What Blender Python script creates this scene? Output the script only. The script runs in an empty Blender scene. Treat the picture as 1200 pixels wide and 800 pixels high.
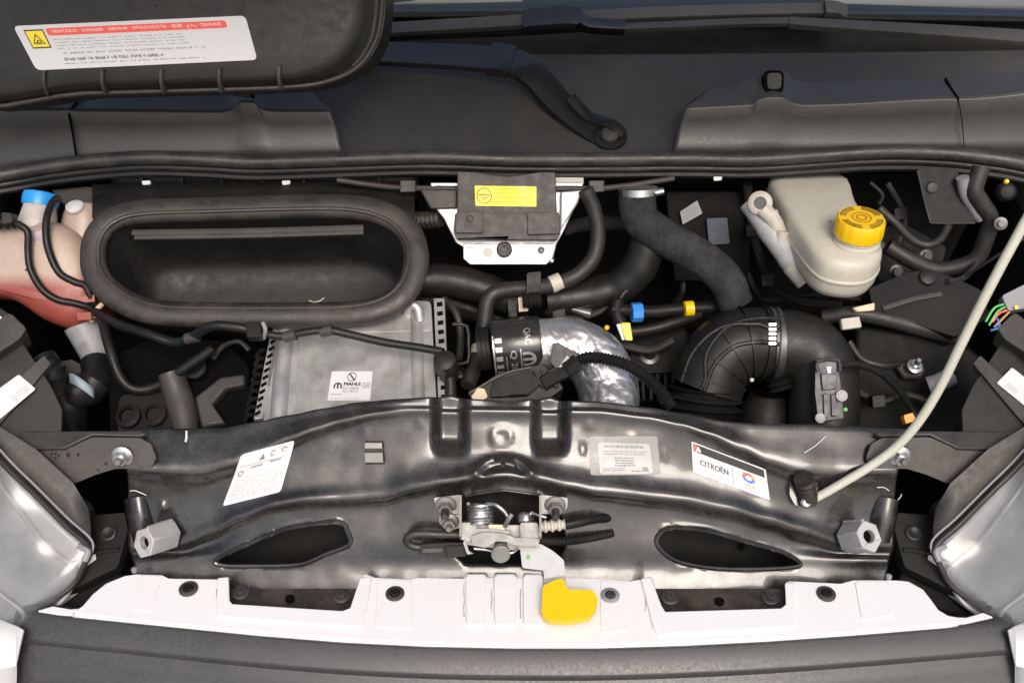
import bpy, bmesh, math, random
from mathutils import Vector, Matrix, noise
from mathutils.geometry import tessellate_polygon
random.seed(7)
R = math.radians
sc = bpy.context.scene
col = sc.collection

# ------------------------------------------------------------------ camera, world, sun, exposure
CAM = Vector((0.0, -0.89, 1.137)); PITCH = R(38.0); FPX = 1258.0
cam_data = bpy.data.cameras.new('camera'); cam = bpy.data.objects.new('camera', cam_data); col.objects.link(cam)
cam.location = CAM; cam.rotation_euler = (R(90) - PITCH, 0, 0)
cam_data.sensor_width = 36.0; cam_data.lens = 36.0 * FPX / 1200.0
cam_data.clip_start = 0.02; cam_data.clip_end = 500
cam_data.dof.use_dof = True; cam_data.dof.focus_distance = 1.5; cam_data.dof.aperture_fstop = 11
sc.camera = cam
world = bpy.data.worlds.new('World'); sc.world = world; world.use_nodes = True
wn = world.node_tree.nodes; wl = world.node_tree.links
sky = wn.new('ShaderNodeTexSky'); sky.sky_type = 'NISHITA'; sky.sun_disc = False
SUN_EL, SUN_AZ = R(48), R(170)          # azimuth clockwise from +Y (van's rear): sun to the front and right
sky.sun_elevation = SUN_EL; sky.sun_rotation = SUN_AZ
sky.air_density = 1.0; sky.dust_density = 4.0; sky.ozone_density = 0.3
bg = wn['Background']; bg.inputs['Strength'].default_value = 0.12
wl.new(sky.outputs[0], bg.inputs['Color'])
sun_d = bpy.data.lights.new('sun', 'SUN'); sun = bpy.data.objects.new('sun', sun_d); col.objects.link(sun)
sun_d.energy = 1.35; sun_d.angle = R(26); sun_d.color = (1.0, 0.94, 0.88)
sdir = Vector((math.sin(SUN_AZ) * math.cos(SUN_EL), math.cos(SUN_AZ) * math.cos(SUN_EL), math.sin(SUN_EL)))
sun.rotation_euler = sdir.to_track_quat('Z', 'Y').to_euler(); sun.location = sdir * 5
vs = sc.view_settings
vs.view_transform = 'Standard'; vs.look = 'None'; vs.gamma = 1.0; vs.use_curve_mapping = False; vs.exposure = 0.67

# ------------------------------------------------------------------ helpers: photograph measurement -> metres
FW = Vector((0, math.cos(PITCH), -math.sin(PITCH))); UPV = Vector((0, math.sin(PITCH), math.cos(PITCH)))
def ray(px, py): return FW + Vector((1, 0, 0)) * ((px - 600) / FPX) + UPV * ((400 - py) / FPX)
def U(px, py, y=None, z=None, d=None):
    r = ray(px, py)
    if y is not None: t = (y - CAM.y) / r.y
    elif z is not None: t = (z - CAM.z) / r.z
    else: t = d
    return CAM + r * t
def UL(pts, y=None):
    return [U(p[0], p[1], p[2] if len(p) > 2 else y) for p in pts]
class Plane:                       # a real plane: through the point seen at (px,py) at depth y, leaning back by tilt
    def __init__(s, px, py, y=None, z=None, tilt=45, yaw=0):
        s.p = U(px, py, y=y, z=z); t = R(tilt); a = R(yaw)
        s.n = Vector((math.sin(a) * math.cos(t), -math.cos(a) * math.cos(t), math.sin(t)))
    def at(s, px, py, off=0.0):
        r = ray(px, py); t = (s.p - CAM).dot(s.n) / r.dot(s.n)
        return CAM + r * t + s.n * off
    def poly(s, pts, off=0.0): return [s.at(px, py, off) for px, py in pts]
def cr(pts, n=8, closed=False):    # Catmull-Rom
    pts = [Vector(p) for p in pts]; out = []; N = len(pts)
    if N < 3 and not closed:
        return [pts[0].lerp(pts[1], i / n) for i in range(n + 1)]
    for i in range(N if closed else N - 1):
        if closed: a, b, c, d = pts[i - 1], pts[i], pts[(i + 1) % N], pts[(i + 2) % N]
        else:
            b, c = pts[i], pts[i + 1]
            a = pts[i - 1] if i else b * 2 - c
            d = pts[i + 2] if i + 2 < N else c * 2 - b
        for k in range(n):
            t = k / n
            out.append(0.5 * ((2 * b) + (c - a) * t + (2 * a - 5 * b + 4 * c - d) * t * t + (3 * b - a - 3 * c + d) * t ** 3))
    if not closed: out.append(pts[-1])
    return out
class G:                           # geometry collector
    def __init__(s): s.v = []; s.f = []
    def add(s, v, f):
        o = len(s.v); s.v += [Vector(p) for p in v]; s.f += [[i + o for i in q] for q in f]; return s
    def join(s, g): return s.add(g.v, g.f)
def tube(pts, r, seg=12, n=8, smooth=True, closed=False, caps=True, flat=1.0, rf=None, up=None):
    P = cr(pts, n, closed) if smooth else [Vector(p) for p in pts]
    N = len(P); g = G(); T = []
    for i in range(N):
        if closed: t = P[(i + 1) % N] - P[i - 1]
        else: t = P[min(i + 1, N - 1)] - P[max(i - 1, 0)]
        T.append(t.normalized() if t.length > 1e-9 else Vector((0, 0, 1)))
    u = up.copy() if up else T[0].orthogonal()
    u = (u - T[0] * u.dot(T[0])).normalized()
    for i in range(N):
        if i:
            q = T[i - 1].rotation_difference(T[i]); u = q @ u
            if up:
                u = up - T[i] * up.dot(T[i]); u.normalize()
        w = T[i].cross(u)
        rr = (r(i / max(N - 1, 1)) if callable(r) else r)
        if rf: rr = rr * rf(i, i / max(N - 1, 1))
        for k in range(seg):
            a = 2 * math.pi * k / seg
            g.v.append(P[i] + u * math.cos(a) * rr * flat + w * math.sin(a) * rr)
    for i in range(N if closed else N - 1):
        j = (i + 1) % N
        for k in range(seg):
            g.f.append([i * seg + k, i * seg + (k + 1) % seg, j * seg + (k + 1) % seg, j * seg + k])
    if caps and not closed:
        g.f.append(list(range(seg))[::-1]); g.f.append([(N - 1) * seg + k for k in range(seg)])
    return g
def corr(amp, per):                # corrugation along a tube, per = rings per sample
    return lambda i, t: 1 + amp * math.cos(2 * math.pi * i / per)
def hose(pts, r, pitch=0.006, amp=0.12, seg=12):   # corrugated conduit sampled evenly along its length
    P = cr(pts, 24); L = [0]
    for a, b in zip(P, P[1:]): L.append(L[-1] + (b - a).length)
    n = max(8, int(L[-1] / pitch * 4)); Q = []; j = 0
    for i in range(n + 1):
        s = L[-1] * i / n
        while j < len(L) - 2 and L[j + 1] < s: j += 1
        Q.append(P[j].lerp(P[j + 1], (s - L[j]) / max(L[j + 1] - L[j], 1e-9)))
    return tube(Q, r, seg, smooth=False, rf=corr(amp, 4))
def loft(rows, cu=False, cv=False, cap=False):
    g = G(); nu = len(rows[0]); nv = len(rows)
    for r_ in rows: g.v += [Vector(p) for p in r_]
    for i in range(nv if cv else nv - 1):
        j = (i + 1) % nv
        for k in range(nu if cu else nu - 1):
            l = (k + 1) % nu
            g.f.append([i * nu + k, i * nu + l, j * nu + l, j * nu + k])
    if cap and cu:
        g.f.append(list(range(nu))[::-1]); g.f.append([(nv - 1) * nu + k for k in range(nu)])
    return g
def lathe(prof, o, axis, seg=24, ref=None, knurl=0, kamp=0.03):
    axis = Vector(axis).normalized(); u = axis.orthogonal().normalized()
    if ref is not None: u = (ref - axis * ref.dot(axis)).normalized()
    w = axis.cross(u); rows = []
    for (r, h) in prof:
        row = []
        for k in range(seg):
            a = 2 * math.pi * k / seg
            rr = r * (1 + (kamp if knurl and (k * knurl // seg) % 2 else 0))
            row.append(Vector(o) + axis * h + (u * math.cos(a) + w * math.sin(a)) * max(rr, 1e-5))
        rows.append(row)
    return loft(rows, cu=True, cap=True)
def prism(poly, vec, holes=(), cap2=True):
    loops = [[Vector(p) for p in poly]] + [[Vector(p) for p in h] for h in holes]
    tris = tessellate_polygon(loops); flat = [p for l in loops for p in l]; n = len(flat); vec = Vector(vec)
    g = G(); g.v = flat + [p + vec for p in flat]
    nrm = Vector()
    for i, p in enumerate(loops[0]):
        q = loops[0][(i + 1) % len(loops[0])]; nrm += p.cross(q)
    good = nrm.dot(vec) < 0
    for t in tris:
        a, b, c = t
        tn = (flat[b] - flat[a]).cross(flat[c] - flat[a])
        if tn.dot(vec) > 0: a, c = c, a
        g.f.append([a, b, c])
        if cap2: g.f.append([c + n, b + n, a + n])
    o = 0
    for l in loops:
        m = len(l)
        for i in range(m):
            j = (i + 1) % m; g.f.append([o + i, o + j, o + j + n, o + i + n])
        o += m
    return g
def rounded(pts, r=0.3, n=4):      # round the corners of a 2-D outline (fraction of the shorter side)
    out = []; N = len(pts)
    for i in range(N):
        a, b, c = [Vector(p) for p in (pts[i - 1], pts[i], pts[(i + 1) % N])]
        d = min((a - b).length, (c - b).length) * r
        p = b + (a - b).normalized() * d; q = b + (c - b).normalized() * d
        for k in range(n + 1):
            t = k / n; out.append((p * (1 - t) ** 2 + b * 2 * t * (1 - t) + q * t * t))
    return [tuple(p) for p in out]
def box(c, s, m=None):
    m = m or Matrix.Identity(3); g = G(); c = Vector(c)
    for x in (-.5, .5):
        for y in (-.5, .5):
            for z in (-.5, .5): g.v.append(c + m @ Vector((x * s[0], y * s[1], z * s[2])))
    g.f = [[0, 1, 3, 2], [4, 6, 7, 5], [0, 4, 5, 1], [2, 3, 7, 6], [0, 2, 6, 4], [1, 5, 7, 3]]
    return g
def frame(n, x=Vector((1, 0, 0))):  # 3x3 with z = n
    n = Vector(n).normalized(); x = (Vector(x) - n * n.dot(Vector(x))).normalized(); y = n.cross(x)
    return Matrix((x, y, n)).transposed()
def disc(r, sides=6): return [(r * math.cos(2 * math.pi * k / sides), r * math.sin(2 * math.pi * k / sides)) for k in range(sides)]
def bolt(o, n, r=0.008, h=0.008, flange=True, stud=0.0):
    g = G(); n = Vector(n).normalized()
    if flange: g.join(lathe([(r * 1.55, 0), (r * 1.5, h * .22), (r * 1.05, h * .38)], o, n, 20))
    m = frame(n)
    g.join(prism([Vector(o) + n * (h * .3) + m @ Vector((x, y, 0)) for x, y in disc(r, 6)], n * h))
    if stud: g.join(lathe([(r * .55, h), (r * .55, h * 1.3 + stud), (r * .4, h * 1.3 + stud + .002)], o, n, 12))
    return g

# ------------------------------------------------------------------ materials
MATS = {}
def mat(name, c, rough=.5, metal=0., dust=0., dustcol=(.20, .17, .13), var=.18, bump=0.0, scale=60., coat=0., trans=0., sss=0., spec=.5, rvar=.12, dscale=9., bscale=None, brush=None, alpha=1.0):
    if name in MATS: return MATS[name]
    m = bpy.data.materials.new(name); m.use_nodes = True; nt = m.node_tree; N = nt.nodes; L = nt.links
    b = N['Principled BSDF']
    tc = N.new('ShaderNodeTexCoord'); co = tc.outputs['Object']
    if brush:
        mp = N.new('ShaderNodeMapping'); mp.inputs['Scale'].default_value = brush; L.new(co, mp.inputs[0]); cb = mp.outputs[0]
    else: cb = co
    n1 = N.new('ShaderNodeTexNoise'); n1.inputs['Scale'].default_value = scale; n1.inputs['Detail'].default_value = 6; n1.inputs['Roughness'].default_value = .65; L.new(cb, n1.inputs['Vector'])
    mr = N.new('ShaderNodeMapRange'); mr.inputs[1].default_value = .3; mr.inputs[2].default_value = .7; mr.inputs[3].default_value = 1 - var; mr.inputs[4].default_value = 1 + var; L.new(n1.outputs[0], mr.inputs[0])
    mx = N.new('ShaderNodeMix'); mx.data_type = 'RGBA'; mx.blend_type = 'MULTIPLY'; mx.inputs[0].default_value = 1
    mx.inputs[6].default_value = (*c, 1); L.new(mr.outputs[0], mx.inputs[7]); last = mx.outputs[2]
    rr = N.new('ShaderNodeMapRange'); rr.inputs[1].default_value = .3; rr.inputs[2].default_value = .7
    rr.inputs[3].default_value = max(.02, rough - rvar); rr.inputs[4].default_value = min(1, rough + rvar); L.new(n1.outputs[0], rr.inputs[0]); rl = rr.outputs[0]
    if dust:
        n2 = N.new('ShaderNodeTexNoise'); n2.inputs['Scale'].default_value = dscale; n2.inputs['Detail'].default_value = 9; n2.inputs['Roughness'].default_value = .72; L.new(co, n2.inputs['Vector'])
        n3 = N.new('ShaderNodeTexNoise'); n3.inputs['Scale'].default_value = 420; n3.inputs['Detail'].default_value = 3; L.new(co, n3.inputs['Vector'])
        ad = N.new('ShaderNodeMath'); ad.operation = 'MULTIPLY_ADD'; ad.inputs[1].default_value = .45; L.new(n3.outputs[0], ad.inputs[0]); L.new(n2.outputs[0], ad.inputs[2])
        dm = N.new('ShaderNodeMapRange'); dm.inputs[1].default_value = .62; dm.inputs[2].default_value = 1.0; dm.inputs[3].default_value = dust * .12; dm.inputs[4].default_value = dust; L.new(ad.outputs[0], dm.inputs[0])
        mx2 = N.new('ShaderNodeMix'); mx2.data_type = 'RGBA'; mx2.inputs[7].default_value = (*dustcol, 1); L.new(dm.outputs[0], mx2.inputs[0]); L.new(last, mx2.inputs[6]); last = mx2.outputs[2]
        ra = N.new('ShaderNodeMath'); ra.operation = 'MULTIPLY_ADD'; ra.use_clamp = True; ra.inputs[1].default_value = .6; L.new(dm.outputs[0], ra.inputs[0]); L.new(rl, ra.inputs[2]); rl = ra.outputs[0]
    L.new(last, b.inputs['Base Color']); L.new(rl, b.inputs['Roughness'])
    b.inputs['Metallic'].default_value = metal; b.inputs['Specular IOR Level'].default_value = spec
    b.inputs['Coat Weight'].default_value = coat; b.inputs['Coat Roughness'].default_value = .06
    b.inputs['Transmission Weight'].default_value = trans
    b.inputs['Alpha'].default_value = alpha
    if sss: b.inputs['Subsurface Weight'].default_value = sss; b.inputs['Subsurface Radius'].default_value = (.02, .015, .01); b.inputs['Subsurface Scale'].default_value = .5
    if bump:
        nb = N.new('ShaderNodeTexNoise'); nb.inputs['Scale'].default_value = bscale or scale * 6; nb.inputs['Detail'].default_value = 4; L.new(cb, nb.inputs['Vector'])
        bp = N.new('ShaderNodeBump'); bp.inputs['Strength'].default_value = bump; bp.inputs['Distance'].default_value = .002; L.new(nb.outputs[0], bp.inputs['Height']); L.new(bp.outputs[0], b.inputs['Normal'])
    MATS[name] = m; return m
M = lambda n: MATS[n]
mat('black_paint', (.006, .006, .006), .19, dust=.24, dustcol=(.13, .122, .11), coat=.35, var=.3, rvar=.06, dscale=22, spec=.5)
mat('black_plastic', (.008, .008, .0082), .46, dust=.12, bump=.12, spec=.35)
mat('dark_plastic', (.005, .005, .0052), .5, dust=.06, bump=.1, spec=.25)
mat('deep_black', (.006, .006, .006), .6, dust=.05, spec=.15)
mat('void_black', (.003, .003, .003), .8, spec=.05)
mat('grey_plastic', (.022, .0205, .0195), .5, dust=.22, bump=.18)
mat('cowl_plastic', (.032, .031, .029), .45, dust=.14, bump=.35, scale=220, spec=.4)
mat('wiper_black', (.005, .005, .005), .25, var=.03, rvar=.03, spec=.8)
mat('cowl_grey', (.034, .0325, .0315), .36, spec=.5, dust=.10, bump=.12, scale=220)
mat('bumper_plastic', (.030, .031, .034), .34, dust=.10, bump=.10, scale=240)
mat('brown_plastic', (.036, .031, .028), .55, dust=.12, bump=.1)
mat('rubber', (.011, .010, .0095), .45, dust=.34, dustcol=(.16, .13, .10), bump=.15, dscale=16)
mat('rubber_clean', (.0065, .0065, .0065), .42, dust=.06, bump=.1, spec=.3)
mat('seal_rubber', (.014, .0135, .013), .38, dust=.32, dustcol=(.16, .145, .125), bump=.15, dscale=20)
mat('hose_rubber', (.011, .0105, .010), .5, dust=.18, dustcol=(.15, .13, .11), bump=.12, dscale=22)
mat('fabric_sleeve', (.012, .012, .013), .75, dust=.8, dustcol=(.07, .07, .074), bump=.6, scale=90, dscale=34, spec=.2)
mat('white_paint', (.70, .70, .705), .28, var=.0, coat=.5, rvar=.03)
mat('white_paper', (.60, .60, .60), .5, var=.02)
mat('pale_paper', (.36, .36, .355), .4, var=.05)
mat('yellow_paper', (.85, .66, .02), .45, var=.03)
mat('red_print', (.78, .09, .06), .5, var=.03)
mat('black_print', (.02, .02, .02), .5, var=.05)
mat('grey_print', (.20, .20, .21), .5, var=.1)
mat('white_print', (.75, .75, .75), .5, var=.03)
mat('blue_print', (.05, .16, .6), .5)
mat('silver_print', (.45, .46, .48), .35, metal=.6)
mat('aluminium', (.50, .50, .49), .42, metal=.75, dust=.22, dustcol=(.32, .28, .22), var=.10, bump=.1, scale=30, dscale=12)
mat('cast_aluminium', (.46, .455, .45), .6, metal=.3, dust=.35, dustcol=(.10, .09, .08), var=.15, bump=.4, scale=120, dscale=60)
mat('zinc', (.25, .248, .236), .55, metal=.7, dust=.10, dustcol=(.25, .24, .21), var=.08, dscale=50)
mat('steel', (.52, .52, .515), .28, metal=.95, var=.1)
mat('dark_steel', (.10, .10, .10), .4, metal=.8, dust=.2)
mat('white_metal', (.42, .425, .425), .35, metal=.35, dust=.08, var=.03)
mat('foil', (.64, .64, .65), .36, metal=.9, dust=.2, dustcol=(.2, .2, .2), var=.12, bump=.55, scale=34, bscale=70, rvar=.12)
mat('ledge_black', (.008, .008, .008), .35, dust=.5, dustcol=(.12, .09, .065), dscale=20)
mat('rod_paint', (.50, .50, .42), .26, dust=.10, var=.04, coat=.4)
mat('yellow_plastic', (.80, .48, .004), .38, var=.03, sss=.05)
mat('blue_plastic', (.03, .22, .60), .4, var=.05)
mat('blue_cap', (.02, .28, .68), .38, var=.05)
mat('orange_plastic', (.75, .30, .02), .45)
mat('green_plastic', (.05, .40, .08), .45)
mat('beige_plastic', (.62, .48, .32), .5)
mat('milky_plastic', (.50, .475, .40), .38, dust=.22, dustcol=(.42, .36, .26), var=.06, sss=.25, dscale=10)
mat('ivory_plastic', (.46, .43, .37), .45, dust=.25, dustcol=(.3, .25, .18), var=.08)
mat('grey_connector', (.22, .22, .24), .5, dust=.15)
mat('light_plastic', (.60, .60, .62), .4, dust=.15)
mat('copper_wire', (.4, .2, .1), .5)
mat('duct_inner', (.007, .0068, .0065), .55, dust=.2, dustcol=(.10, .088, .075), bump=.15, dscale=7)
mat('grime', (.40, .34, .27), .8)
mat('ground_asphalt', (.17, .155, .135), .9, dust=.3, scale=4, bump=.3)
mat('bonnet_white', (.78, .78, .78), .35, var=.02)

def glass_mat():
    m = bpy.data.materials.new('windscreen_glass'); m.use_nodes = True; b = m.node_tree.nodes['Principled BSDF']
    b.inputs['Base Color'].default_value = (.03, .042, .06, 1); b.inputs['Roughness'].default_value = .03
    b.inputs['Coat Weight'].default_value = 1.0; b.inputs['Specular IOR Level'].default_value = 1.0
    MATS['windscreen_glass'] = m
glass_mat()
def lens_mat():
    m = bpy.data.materials.new('lens_plastic'); m.use_nodes = True; nt = m.node_tree; b = nt.nodes['Principled BSDF']
    b.inputs['Base Color'].default_value = (.72, .73, .74, 1); b.inputs['Roughness'].default_value = .14
    b.inputs['Transmission Weight'].default_value = .9; b.inputs['IOR'].default_value = 1.35
    MATS['lens_plastic'] = m
lens_mat()
def tank_mat():                    # translucent bottle: pink liquid stands up to a level, empty milky plastic above
    m = mat('tank_plastic', (.40, .30, .25), .36, var=.08, sss=.3, dust=.15, dustcol=(.4, .33, .25))
    nt = m.node_tree; N = nt.nodes; L = nt.links; b = N['Principled BSDF']
    old = b.inputs['Base Color'].links[0].from_socket
    tc = N.new('ShaderNodeTexCoord'); sp = N.new('ShaderNodeSeparateXYZ'); L.new(tc.outputs['Object'], sp.inputs[0])
    nz = N.new('ShaderNodeTexNoise'); nz.inputs['Scale'].default_value = 14; L.new(tc.outputs['Object'], nz.inputs['Vector'])
    ad = N.new('ShaderNodeMath'); ad.operation = 'MULTIPLY_ADD'; ad.inputs[1].default_value = .004; L.new(nz.outputs[0], ad.inputs[0]); L.new(sp.outputs['Z'], ad.inputs[2])
    mr = N.new('ShaderNodeMapRange'); mr.inputs[1].default_value = TANK_LEVEL - .002; mr.inputs[2].default_value = TANK_LEVEL + .016; mr.inputs[3].default_value = 1; mr.inputs[4].default_value = 0; L.new(ad.outputs[0], mr.inputs[0])
    mx = N.new('ShaderNodeMix'); mx.data_type = 'RGBA'; mx.inputs[7].default_value = (.27, .06, .045, 1); L.new(mr.outputs[0], mx.inputs[0]); L.new(old, mx.inputs[6]); L.new(mx.outputs[2], b.inputs['Base Color'])

# ------------------------------------------------------------------ things and parts
OFF = {}
def thing(name, label, cat, base, group=None):
    o = bpy.data.objects.new(name, None); col.objects.link(o); o.empty_display_size = .02
    o.location = base; o['label'] = label; o['category'] = cat
    if group: o['group'] = group
    OFF[o.name] = Vector(base); return o
def part(name, g, m, parent, bevel=0, seg=2, solid=0, sub=0, sharp=38, label=None, smooth=True, bang=35):
    me = bpy.data.meshes.new(name); off = OFF[parent.name] if parent else Vector()
    me.from_pydata([p - off for p in g.v], [], g.f); me.validate(); me.update()
    bm = bmesh.new(); bm.from_mesh(me); bmesh.ops.recalc_face_normals(bm, faces=bm.faces); bm.to_mesh(me); bm.free()
    if smooth:
        me.polygons.foreach_set('use_smooth', [True] * len(me.polygons)); me.set_sharp_from_angle(angle=R(sharp))
    me.materials.append(M(m) if isinstance(m, str) else m)
    o = bpy.data.objects.new(name, me); col.objects.link(o)
    if parent: o.parent = parent
    OFF[o.name] = off
    if solid:
        s = o.modifiers.new('thickness', 'SOLIDIFY'); s.thickness = abs(solid); s.offset = -1 if solid > 0 else 1
    if bevel:
        bv = o.modifiers.new('bevel', 'BEVEL'); bv.width = bevel; bv.segments = seg; bv.limit_method = 'ANGLE'; bv.angle_limit = R(bang); bv.harden_normals = False
    if sub:
        ss = o.modifiers.new('subdivision', 'SUBSURF'); ss.levels = sub; ss.render_levels = sub
    if label: o['label'] = label
    return o
def one(name, g, m, label, cat, group=None, **k):     # a thing that is one mesh
    o = part(name, g, m, None, **k); o['label'] = label; o['category'] = cat
    if group: o['group'] = group
    return o
def struct(name, g, m, **k):
    o = part(name, g, m, None, **k); o['kind'] = 'structure'; return o

# text and stickers: map(u, v, off) -> point on the sticker, u right 0..1, v down 0..1
def bil(c):                        # four corners tl tr br bl (3-D)
    n = (c[1] - c[0]).cross(c[3] - c[0]).normalized()
    if n.dot(CAM - c[0]) < 0: n = -n
    return lambda u, v, off=0.0: (c[0] * (1 - u) + c[1] * u) * (1 - v) + (c[3] * (1 - u) + c[2] * u) * v + n * off
def sticker_geo(mp, off=.0006, n=6, corner=.06, asp=1.0):
    pts = []
    cx, cy = corner / max(asp, 1), corner
    for (u0, v0, a0) in ((cx, cy, 180), (1 - cx, cy, 270), (1 - cx, 1 - cy, 0), (cx, 1 - cy, 90)):
        for k in range(4):
            a = R(a0 + 30 * k); pts.append((u0 + cx * math.cos(a), v0 + cy * math.sin(a)))
    # grid inside, conforming: fan rings
    g = G(); rings = [1.0, .8, .6, .4, .2]
    dense = []
    for i in range(len(pts)):
        a, b = pts[i], pts[(i + 1) % len(pts)]; m_ = n if math.hypot(a[0] - b[0], a[1] - b[1]) > .3 else 1
        for k in range(m_): dense.append((a[0] + (b[0] - a[0]) * k / m_, a[1] + (b[1] - a[1]) * k / m_))
    m_ = len(dense)
    for s in rings:
        for (u, v) in dense: g.v.append(mp(.5 + (u - .5) * s, .5 + (v - .5) * s, off))
    g.v.append(mp(.5, .5, off))
    for r_ in range(len(rings) - 1):
        for k in range(m_): g.f.append([r_ * m_ + k, r_ * m_ + (k + 1) % m_, (r_ + 1) * m_ + (k + 1) % m_, (r_ + 1) * m_ + k])
    o = (len(rings) - 1) * m_
    for k in range(m_): g.f.append([o + k, o + (k + 1) % m_, len(g.v) - 1])
    # skirt down to the surface
    o2 = len(g.v)
    for (u, v) in dense: g.v.append(mp(u, v, 0.0))
    for k in range(m_): g.f.append([k, o2 + k, o2 + (k + 1) % m_, (k + 1) % m_])
    return g
_tc = {}
def text_mesh(s):
    if s in _tc: return _tc[s]
    cu = bpy.data.curves.new('lettering_curve', 'FONT'); cu.body = s; cu.size = 1.0; cu.resolution_u = 3
    ob = bpy.data.objects.new('lettering_curve', cu); col.objects.link(ob)
    bpy.context.view_layer.update()
    me = bpy.data.meshes.new_from_object(ob.evaluated_get(bpy.context.evaluated_depsgraph_get()))
    v = [tuple(p.co[:2]) for p in me.vertices]; f = [list(p.vertices) for p in me.polygons]
    bpy.data.objects.remove(ob); bpy.data.curves.remove(cu); bpy.data.meshes.remove(me)
    _tc[s] = (v, f); return v, f
def text(mp, s, u0, v0, u1, v1, off=.0012, rot=0, bold=0):   # fit the string into a box of the sticker
    v, f = text_mesh(s); g = G()
    if not v: return g
    xs = [p[0] for p in v]; ys = [p[1] for p in v]; x0, x1, y0, y1 = min(xs), max(xs), min(ys), max(ys)
    for k in range(2 if bold else 1):
        q = []
        for x, y in v:
            a = (x - x0) / max(x1 - x0, 1e-6); b = (y1 - y) / max(y1 - y0, 1e-6)
            if rot == 90: a, b = 1 - b, a
            if rot == 270: a, b = b, 1 - a
            q.append(mp(u0 + (u1 - u0) * a + k * bold, v0 + (v1 - v0) * b, off + k * .00005))
        g.add(q, f)
    return g
def quad(mp, u0, v0, u1, v1, off=.001):
    return G().add([mp(u0, v0, off), mp(u1, v0, off), mp(u1, v1, off), mp(u0, v1, off)], [[0, 1, 2, 3]])
def upoly(mp, pts, off=.001):
    g = G(); loop = [Vector((p[0], p[1], 0)) for p in pts]
    g.v = [mp(p[0], p[1], off) for p in pts]; g.f = [list(t) for t in tessellate_polygon([loop])]; return g
def ring(mp, u, v, ru, rv, w=.2, n=24, off=.001, a0=0, a1=360):
    g = G()
    for k in range(n + 1):
        a = R(a0 + (a1 - a0) * k / n)
        for s in (1, 1 - w): g.v.append(mp(u + ru * s * math.cos(a), v + rv * s * math.sin(a), off))
    g.f = [[2 * k, 2 * k + 2, 2 * k + 3, 2 * k + 1] for k in range(n)]; return g
def fine_print(mp, u0, v0, u1, v1, rows, fill=.9, h=.45, seed=1, off=.001, LW=0):    # rows of small type too small to read
    rnd = random.Random(seed); g = G(); dv = (v1 - v0) / rows
    for i in range(rows):
        u = u0; end = u0 + (u1 - u0) * (fill + (1 - fill) * rnd.random())
        lw = LW or (u1 - u0) / 70
        while u < end:
            for _ in range(rnd.randint(2, 9)):        # one word: narrow strokes of uneven height
                if u + lw > u1: break
                a = rnd.choice((0, 0, .12, .3)); b = rnd.choice((1, 1, 1, .75))
                g.join(quad(mp, u, v0 + dv * (i + h * a), u + lw * rnd.uniform(.35, .75), v0 + dv * (i + h * b), off)); u += lw
            u += lw * 1.1
    return g
def omega_m(mp, u, v, ru, rv, off=.0012):   # rounded letter m emblem: an arch with a centre stem
    g = ring(mp, u, v + rv * .3, ru, rv * 1.3, .32, 20, off, 180, 360)
    g.join(quad(mp, u - ru, v + rv * .28, u - ru * .66, v + rv, off)); g.join(quad(mp, u + ru * .66, v + rv * .28, u + ru, v + rv, off))
    g.join(quad(mp, u - ru * .18, v - rv * .8, u + ru * .18, v + rv, off)); return g
# ================================================================== SETTING
struct('ground', G().add([(-60, -60, -1.02), (60, -60, -1.02), (60, 60, -1.02), (-60, 60, -1.02)], [[0, 1, 2, 3]]), 'ground_asphalt')

# bay shell: firewall behind, inner wings at the sides, undertray below
fw = thing('firewall', 'black bulkhead wall at the back of the engine bay', 'bulkhead', (0, .80, -.5))
rows = []
for (y, z) in ((.70, .265), (.74, .24), (.80, .20), (.81, .05), (.80, -.15), (.76, -.5)):
    rows.append([Vector((x * .95, y + .012 * math.sin(x * 9) * (z < .2), z)) for x in [i / 12 - 1 for i in range(25)]])
part('panel', loft(rows), 'deep_black', fw, solid=.006)
for s, lab in ((-1, 'left'), (1, 'right')):
    iw = one('inner_wing', loft([[Vector((s * x, y, z)) for (x, z) in ((.93, .24), (.86, .20), (.83, .02), (.80, -.5))] for y in (.12, .3, .5, .68, .80)]), 'deep_black',
             'black inner wing wall at the %s end of the engine bay' % lab, 'inner wing', solid=.004)
one('undertray', box((0, .42, -.50), (1.7, .9, .01)), 'void_black', 'black undertray far down below the engine', 'undertray')

# ================================================================== COWL
cw = thing('cowl', 'wide black plastic cowl between the bay seal and the windscreen', 'cowl', (0, .85, .3))
xs = [i * 20 - 80 for i in range(69)]
def crow(py, y, k=0.0, dz=0.0):
    return [U(x, py + k * ((x - 600) / 600) ** 2, y) + Vector((0, 0, dz)) for x in xs]
part('centre_panel', loft([crow(188, .69), crow(178, .705), crow(150, .755), (crow(120, .81)), crow(95, .86), crow(76, .90), crow(68, .92, -4), crow(64, .935, -5), crow(66, .945, -5, -.01), crow(66, .95, -5, -.06)]), 'cowl_plastic', cw, solid=.004)
tr = [[Vector((x / 12 * 1.4, y, z)) for x in range(-12, 13)] for (y, z) in ((.95, .33), (.97, .29), (1.03, .29), (1.06, .36), (1.075, .395))]
part('drain_trough', loft(tr), 'deep_black', cw, solid=.004)
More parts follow.
